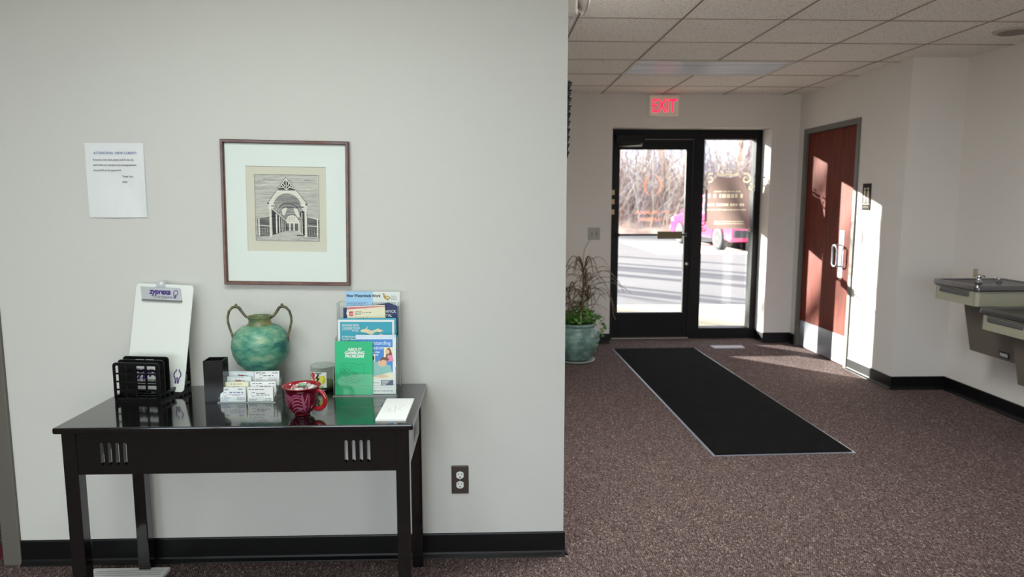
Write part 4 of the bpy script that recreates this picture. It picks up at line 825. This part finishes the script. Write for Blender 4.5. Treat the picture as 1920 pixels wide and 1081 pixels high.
# ------------------------------------------------------------ potted plant
pp = thing('potted_plant', 'green glazed pot with arching dry fronds and ivy by the entrance door', 'plant', (.795, 6.16, 0))
M_pot = mat('pot_glaze', (132, 162, 154), .35, var=(14, (92, 122, 118)), bump=(30, .6))
pot = MB().lathe([(.118, .022), (.140, .050), (.175, .105), (.200, .165), (.207, .215), (.203, .250), (.185, .290), (.168, .312), (.166, .322), (.184, .330), (.186, .345), (.172, .350), (.160, .345), (.155, .300)], M_pot, n=56, cap=False)
for z in (.236, .148): pot.tube([((.206 if z > .2 else .194) * math.cos(2 * PI * k / 48), (.206 if z > .2 else .194) * math.sin(2 * PI * k / 48), z) for k in range(48)], .0035, M_pot, 6, closed=True)
for k in range(44):
    a = 2 * PI * k / 44; pot.tube([(.2045 * math.cos(a + .05), .2045 * math.sin(a + .05), .222), (.208 * math.cos(a), .208 * math.sin(a), .205), (.203 * math.cos(a - .05), .203 * math.sin(a - .05), .178)], [.002, .005, .002], M_pot, 5)
pot.build('pot', pp)
MB().lathe([(.130, 0), (.165, .004), (.170, .020), (.160, .022), (.12, .010)], mat('saucer_glaze', (128, 138, 130), .4), n=48).build('saucer', pp)
MB().lathe([(.157, .30), (.157, .318), (.08, .326), (.0, .328)], mat('potting_soil', (52, 38, 30), .95, bump=(60, 2)), n=40).build('soil', pp)
rg = random.Random(11); M_cane = mat('cane_bark', (92, 72, 62), .8, bump=(60, 1)); M_fr = mat('frond_green', (96, 96, 72), .6, var=(7, (116, 92, 78))); M_ivy = mat('ivy_leaf', (62, 112, 44), .5, var=(12, (104, 150, 66))); M_dry = mat('dry_stem', (132, 98, 82), .8)
canes = [((-.02, -.03), (-.075, -.02), .62), ((.03, .0), (.075, -.02), .72), ((.0, .05), (.10, .03), .56), ((-.06, .03), (-.16, .02), .58), ((.05, -.05), (.05, -.07), .82)]
cm = MB(); fm = MB()
def frond(base, az, L, rise, w):
    if math.cos(az) < 0: L = min(L, (.44 + base[0]) / -math.cos(az))   # the wall stands close on that side
    n_ = 12; d = Vector((math.cos(az), math.sin(az), 0)); sd_ = Vector((-d.y, d.x, 0)); v = []
    for k in range(n_ + 1):
        t = k / n_; p = Vector(base) + d * L * (t ** .9) + Vector((0, 0, rise * (1 - (2.05 * t - 1) ** 2) - .0 * t)) + Vector((0, 0, -.10 * L * t * t))
        ww = w * (1 - t) ** .5 * (.5 + .5 * min(1, t * 5)); v += [p - sd_ * ww - Vector((0, 0, .002)), p + Vector((0, 0, .0025)), p + sd_ * ww - Vector((0, 0, .002))]
    f = []
    for k in range(n_): f += [(3 * k, 3 * k + 1, 3 * k + 4, 3 * k + 3), (3 * k + 1, 3 * k + 2, 3 * k + 5, 3 * k + 4)]
    fm.add(v, f, M_fr, True)
for (bx, by), (tx, ty), h in canes:
    P = [(bx + (tx - bx) * t ** 1.4, by + (ty - by) * t ** 1.4, .32 + (h - .32) * t) for t in [k / 6 for k in range(7)]]
    cm.tube(P, [.011 - .0008 * k for k in range(7)], M_cane, 7)
    for k in range(9): a = 2 * PI * k / 9 + rg.uniform(-.3, .3); frond((tx, ty, h - .02 * (k % 3)), a, rg.uniform(.20, .34), rg.uniform(.05, .17), .0095)
    for k in range(6): a = rg.uniform(0, 6.28); frond((bx + (tx - bx) * .5, by + (ty - by) * .5, .32 + (h - .32) * .6), a, rg.uniform(.16, .26), rg.uniform(.02, .10), .009)
for a, L, r_ in ((-.1, .34, .16), (.1, .36, .10), (-.3, .30, .20), (-.15, .40, .06)): frond((.075, -.02, .66), a, L, r_, .009)
cm.build('canes', pp); fm.build('fronds', pp)
MB().tube([(.05, -.07, .80), (.045, -.075, .90), (.055, -.08, 1.0), (.085, -.085, 1.06), (.11, -.09, 1.085)], [.004, .003, .0025, .002, .0015], M_fr, 5).build('long_stem', pp)
MB().tube([(.10, -.05, .42), (.20, -.06, .60), (.27, -.07, .62), (.31, -.07, .52), (.32, -.08, .42), (.34, -.08, .38)], [.003, .003, .0025, .0025, .003, .004], M_dry, 5).build('dry_stem', pp)
iv = MB()
def leaf(c, s, az, el):
    T = Matrix.Translation(c) @ Euler((el, rg.uniform(-.6, .6), az)).to_matrix().to_4x4() @ Matrix.Diagonal((s, s, s, 1))
    iv.add([(0, 0, 0), (-.45, .35, .06), (-.38, .75, .0), (0, 1.15, -.12), (.38, .75, .0), (.45, .35, .06), (0, .5, .12)], [(0, 6, 1), (1, 6, 2), (2, 6, 3), (3, 6, 4), (4, 6, 5), (5, 6, 0)], M_ivy, T=T)
for k in range(520):
    a = rg.uniform(0, 2 * PI); q = .17 * math.sqrt(rg.random()); h = .34 + rg.random() * .24 * (1 - q / .2) + (.05 * rg.random() if math.cos(a) > 0 else 0)
    leaf((q * math.cos(a) + .02, q * math.sin(a), h), rg.uniform(.022, .04), rg.uniform(0, 6.28), rg.uniform(-.5, .9))
for k in range(90):
    t = rg.random(); leaf((.19 + .045 * math.sin(t * 5) + rg.uniform(-.02, .02), -.06 + rg.uniform(-.05, .05), .42 - .32 * t), rg.uniform(.02, .034), rg.uniform(0, 6.28), rg.uniform(-.8, .8))
iv.build('ivy_foliage', pp)
MB().tube([(.03, -.10, .34), (.025, -.13, .40), (.022, -.14, .45)], .003, mat('yellow_leaf', (186, 184, 110), .6), 5).prism([(.012, .36), (.018, .40), (.022, .47), (.030, .40), (.026, .35)], -.143, -.141, MATS['yellow_leaf'], 'y').build('yellow_leaf', pp)['label'] = 'single pale yellow leaf'

# ------------------------------------------------------------ outside: walk, parking lot, bank, brush, trees, car
M_asph = mat('asphalt', (80, 75, 76), .9, var=(.35, (88, 83, 83)), bump=(30, .5)); M_conc = mat('entrance_walk', (150, 138, 116), .85, var=(3, (136, 126, 108)))
struct(MB().box((-25, YF + .4, -.30), (45, 30.5, -.03), M_asph).build('floor_parking_lot'))
struct(MB().box((-6, YF + .4, -.1), (12, 9.4, -.018), M_conc).box((-6, 9.4, -.1), (12, 9.55, -.01), mat('kerb', (170, 164, 150), .9)).build('floor_walk'))
pl = MB()
for k in range(2): pl.box((9.6 + 2.75 * k, 19.0, -.03), (4.7 + 2.75 * k, 24.5, -.028), mat('line_paint', (220, 216, 205), .8))
pl.build('floor_line_marking')['kind'] = 'structure'
M_litter = mat('leaf_litter', (176, 148, 132), .95, var=(1.3, (132, 108, 98)), bump=(4, 2))
rb = random.Random(3); hx = [-25 + 2 * k for k in range(41)]; hp_ = [(30.3, -.05), (31, .15), (33, .9), (36, 1.7), (40, 2.4), (48, 2.9), (60, 3.0)]
hv = [(x, y, z + (rb.uniform(-.2, .25) if j > 1 else 0)) for j, (y, z) in enumerate(hp_) for x in hx]; nX = len(hx)
hf = [(j * nX + i, j * nX + i + 1, (j + 1) * nX + i + 1, (j + 1) * nX + i) for j in range(len(hp_) - 1) for i in range(nX - 1)]
bk = MB().add(hv, hf, M_litter, True).build('bank'); bk['kind'] = 'structure'
def stuffmat(n_, c, v): return mat(n_, c, .9)
TW = [mat('twig_tan', (176, 150, 128), .9), mat('twig_grey', (138, 130, 138), .9), mat('twig_brown', (120, 88, 80), .9), mat('twig_pale', (210, 200, 186), .9)]
th = MB(); rt = random.Random(21)
def twig(p, d, L, r, m, segs=2):
    P = Vector(p); pts = [P]; D = Vector(d)
    for k in range(segs): D = (D + Vector((rt.uniform(-.25, .25), rt.uniform(-.25, .25), rt.uniform(-.1, .15)))).normalized(); P = P + D * L / segs; pts.append(P)
    u = D.cross(Vector((.3, 1, .2))).normalized(); w = D.cross(u); n_ = len(pts); v = []; f = []
    for i, q_ in enumerate(pts):
        rr_ = r * (1 - .75 * i / (n_ - 1))
        for a in (0, 2.094, 4.189): v.append(q_ + (u * math.cos(a) + w * math.sin(a)) * rr_)
    for j in range(n_ - 1):
        for k in range(3): f.append((j * 3 + k, j * 3 + (k + 1) % 3, j * 3 + 3 + (k + 1) % 3, j * 3 + 3 + k))
    th.add(v, f, m); return pts
for k in range(1900):
    x = rt.uniform(1, 19); y = rt.uniform(31, 36.5); z = .2 + (y - 31) * .3; m = TW[rt.choice((0, 1, 1, 2, 2, 3))]; H_ = rt.uniform(.8, 4.0) * (1 if rt.random() > .2 else 1.35)
    pts = twig((x, y, z - .1), (rt.uniform(-.35, .35), rt.uniform(-.2, .2), 1), H_, rt.uniform(.012, .034), m, 3)
    for q_ in range(4):
        b_ = pts[1].lerp(pts[3], rt.random()) if rt.random() > .3 else pts[0].lerp(pts[1], rt.uniform(.4, 1)); twig(b_, (rt.uniform(-1, 1), rt.uniform(-.6, .6), rt.uniform(.2, 1)), rt.uniform(.5, 1.5), rt.uniform(.006, .015), TW[rt.choice((0, 1, 2, 3))])
tag(th.build('brush_thicket'), 'dense leafless brown and grey brush covering the bank past the car', 'brush', kind='stuff')
def bare_tree(x, y, z, H_, seed, m, label, group=None, lean=0):
    r = random.Random(seed); t = MB()
    def br(p, d, L, rad, lv):
        n_ = 4 if lv else 6; P = Vector(p); pts = [P]; D = Vector(d).normalized()
        for k in range(n_): D = (D + Vector((r.uniform(-.16, .16), r.uniform(-.16, .16), .05))).normalized(); P = P + D * L / n_; pts.append(P)
        t.tube(pts, [rad * (1 - .7 * k / n_) for k in range(n_ + 1)], m, 5 if lv < 2 else 3)
        if lv < 3:
            for k in range((9, 5, 4)[lv]):
                i = r.randint(1 if lv else 2, n_); az = r.uniform(0, 6.28); e_ = r.uniform(.3, 1.1)
                br(pts[i], D * .7 + Vector((math.cos(az) * e_, math.sin(az) * e_, r.uniform(.0, .5))), L * r.uniform(.35, .55), rad * (1 - .7 * i / n_) * .6, lv + 1)
    br((0, 0, 0), (lean, 0, 1), H_, H_ * .017, 0)
    return tag(t.build('bare_tree', loc=(x, y, z)), label, 'tree', group)
G_ = 'bare trees on the bank behind the brush'
for i, (x, y, H_, mi) in enumerate(((6.2, 33.0, 8, 3), (7.9, 35.5, 9, 1), (9.1, 34.5, 8, 0), (10.3, 37, 10, 3), (12.0, 34.0, 8.5, 0), (13.2, 36.5, 9, 1), (4.0, 35, 9, 1))):
    bare_tree(x, y, .2 + (y - 31) * .28, H_, 100 + i, TW[mi], 'leafless tree standing in the brush on the bank', G_, rt.uniform(-.1, .1))
for i, (x, y, H_) in enumerate([(c_ - y_ / 1.055, y_, h_) for c_, y_, h_ in ((10.9, 22, 8), (11.6, 25, 9), (12.3, 21, 8), (13.0, 24, 10), (13.9, 20, 8), (15.3, 23, 11), (16.0, 26, 12), (16.5, 22, 11), (17.1, 24, 12), (17.7, 21, 11), (18.3, 25, 12), (20.5, 24, 11))]):
    bare_tree(x, y, -.05, H_, 200 + i, TW[2], 'leafless tree at the edge of the lot off to the left', 'trees at the left edge of the lot')
tag(MB().tube([(9.15, 29.8, -.05), (9.15, 29.8, 4), (9.15, 29.8, 8)], [.09, .08, .07], mat('pole_dark', (62, 62, 70), .6), 10).box((8.6, 29.7, 7.95), (9.4, 29.9, 8.1), MATS['pole_dark']).build('lamp_post'), 'dark lamp post rising behind the parked car', 'lamp post')

car = thing('parked_car', 'magenta red car parked beyond the entrance door', 'car', (7.50, 21.90, -.03), rot=(0, 0, R(6)))
M_car = mat('car_paint', (206, 20, 96), .25, coat=.8); M_cg = mat('car_glass', (40, 56, 72), .05, spec=1, coat=1); M_tyre = mat('tyre', (24, 24, 26), .8); M_rim = mat('rim_silver', (196, 198, 202), .25, metal=.7); M_trim = mat('car_trim', (26, 26, 30), .5)
# side outline (y along the car, front = +y), with half width and z
LOW = [(2.30, .30), (2.38, .48), (2.36, .72), (2.20, .92), (1.30, 1.04), (1.15, 1.06), (-1.95, 1.12), (-2.28, 1.06), (-2.38, .80), (-2.38, .42), (-2.25, .28)]
TOP = [(1.20, 1.05), (.45, 1.60), (.10, 1.66), (-1.60, 1.66), (-2.00, 1.56), (-2.30, 1.10)]
def loft(outl, hw, hwt, z0, z1, m, mb):
    n_ = len(outl); v = []
    for s in (-1, 1):
        for y, z in outl: t = max(0, min(1, (z - z0) / (z1 - z0))); v.append((s * (hw + (hwt - hw) * t), y, z))
    mb.add(v, [tuple(range(n_)), tuple(range(2 * n_ - 1, n_ - 1, -1))] + [(i, n_ + i, n_ + (i + 1) % n_, (i + 1) % n_) for i in range(n_)], m)
WY = (1.56, -1.42); WR = .36
def arch(cy):   # wheel arch cut into the sill line
    return [(cy + (WR + .06) * math.cos(PI - PI * k / 10) * -1, .34 + (WR + .06) * math.sin(PI * k / 10) * .95) for k in range(11)]
sill = [(-2.25, .28)] + [(WY[1] - .42 * math.cos(PI * k / 10), .34 + .40 * math.sin(PI * k / 10)) for k in range(11)] + [(WY[0] - .42 * math.cos(PI * k / 10), .34 + .40 * math.sin(PI * k / 10)) for k in range(11)]
body = MB(); loft(sill + LOW[:-1], .90, .90, 0, 1, M_car, body); loft(TOP, .86, .64, 1.05, 1.66, M_car, body)
body.build('body', car, bevel=.03, seg=3)
for s in (-1, 1):
    def gp(y, z): t = (z - 1.05) / .61; return (s * (.86 - .22 * t + .004), y, z)
    for q_ in ([(1.02, 1.12), (.48, 1.52), (.06, 1.57), (.02, 1.12)], [(-.06, 1.12), (-.03, 1.57), (-.98, 1.57), (-1.02, 1.12)], [(-1.10, 1.14), (-1.06, 1.57), (-1.62, 1.57), (-1.98, 1.18)]):
        pts = [gp(*p) for p in q_]; MB().add(pts, [(0, 1, 2, 3)], M_cg).build('side_window', car)
MB().add([(-.78, 1.13, 1.125), (.78, 1.13, 1.125), (.63, .52, 1.565), (-.63, .52, 1.565)], [(0, 1, 2, 3)], M_cg).build('windscreen', car)
MB().add([(-.76, -2.275, 1.18), (.76, -2.275, 1.18), (.64, -2.04, 1.54), (-.64, -2.04, 1.54)], [(0, 1, 2, 3)], M_cg).build('rear_window', car)
for cy in WY:
    for s in (-1, 1):
        T = Matrix.Translation((s * .80, cy, WR)) @ Matrix.Rotation(s * PI / 2, 4, 'Y')
        w = MB().lathe([(.24, -.11), (.335, -.11), (WR, -.09), (WR, .09), (.335, .11), (.24, .11)], M_tyre, n=32, T=T).build('wheel', car)
        rm = MB().lathe([(.25, .09), (.25, .112), (.22, .105), (.21, .06), (.0, .05)], M_rim, n=32, T=T, cap=False)
        for k in range(5): a = 2 * PI * k / 5; rm.box((.03, -.025, .08), (.235, .025, .105), M_rim, T=T @ Matrix.Rotation(a, 4, 'Z'))
        rm.lathe([(.05, .06), (.05, .112), (.0, .115)], M_rim, n=16, T=T, cap=False); rm.build('wheel_rim', w)
for s in (-1, 1):
    MB().box((s * .88 - .02, 2.10, .74), (s * .88 + .02, 2.33, .88), mat('headlamp', (220, 225, 230), .1, spec=1)).build('headlight', car, bevel=.02)
    MB().box((s * .86 - .05, -2.395, .84), (s * .86 + .05, -2.28, 1.06), mat('tail_lamp', (150, 14, 24), .15)).build('tail_light', car, bevel=.02)
    MB().box((s * .98 - .09, .86, 1.04), (s * .98 + .09, .98, 1.18), M_car).build('door_mirror', car, bevel=.03)
MB().box((-.86, -2.44, .40), (.86, -2.36, .62), M_trim).build('rear_bumper', car, bevel=.02)
MB().box((-.26, -2.40, .80), (.26, -2.385, .92), M_white).build('number_plate', car)
MB().box((-.80, 2.34, .42), (.80, 2.42, .60), M_trim).build('front_bumper', car, bevel=.02)
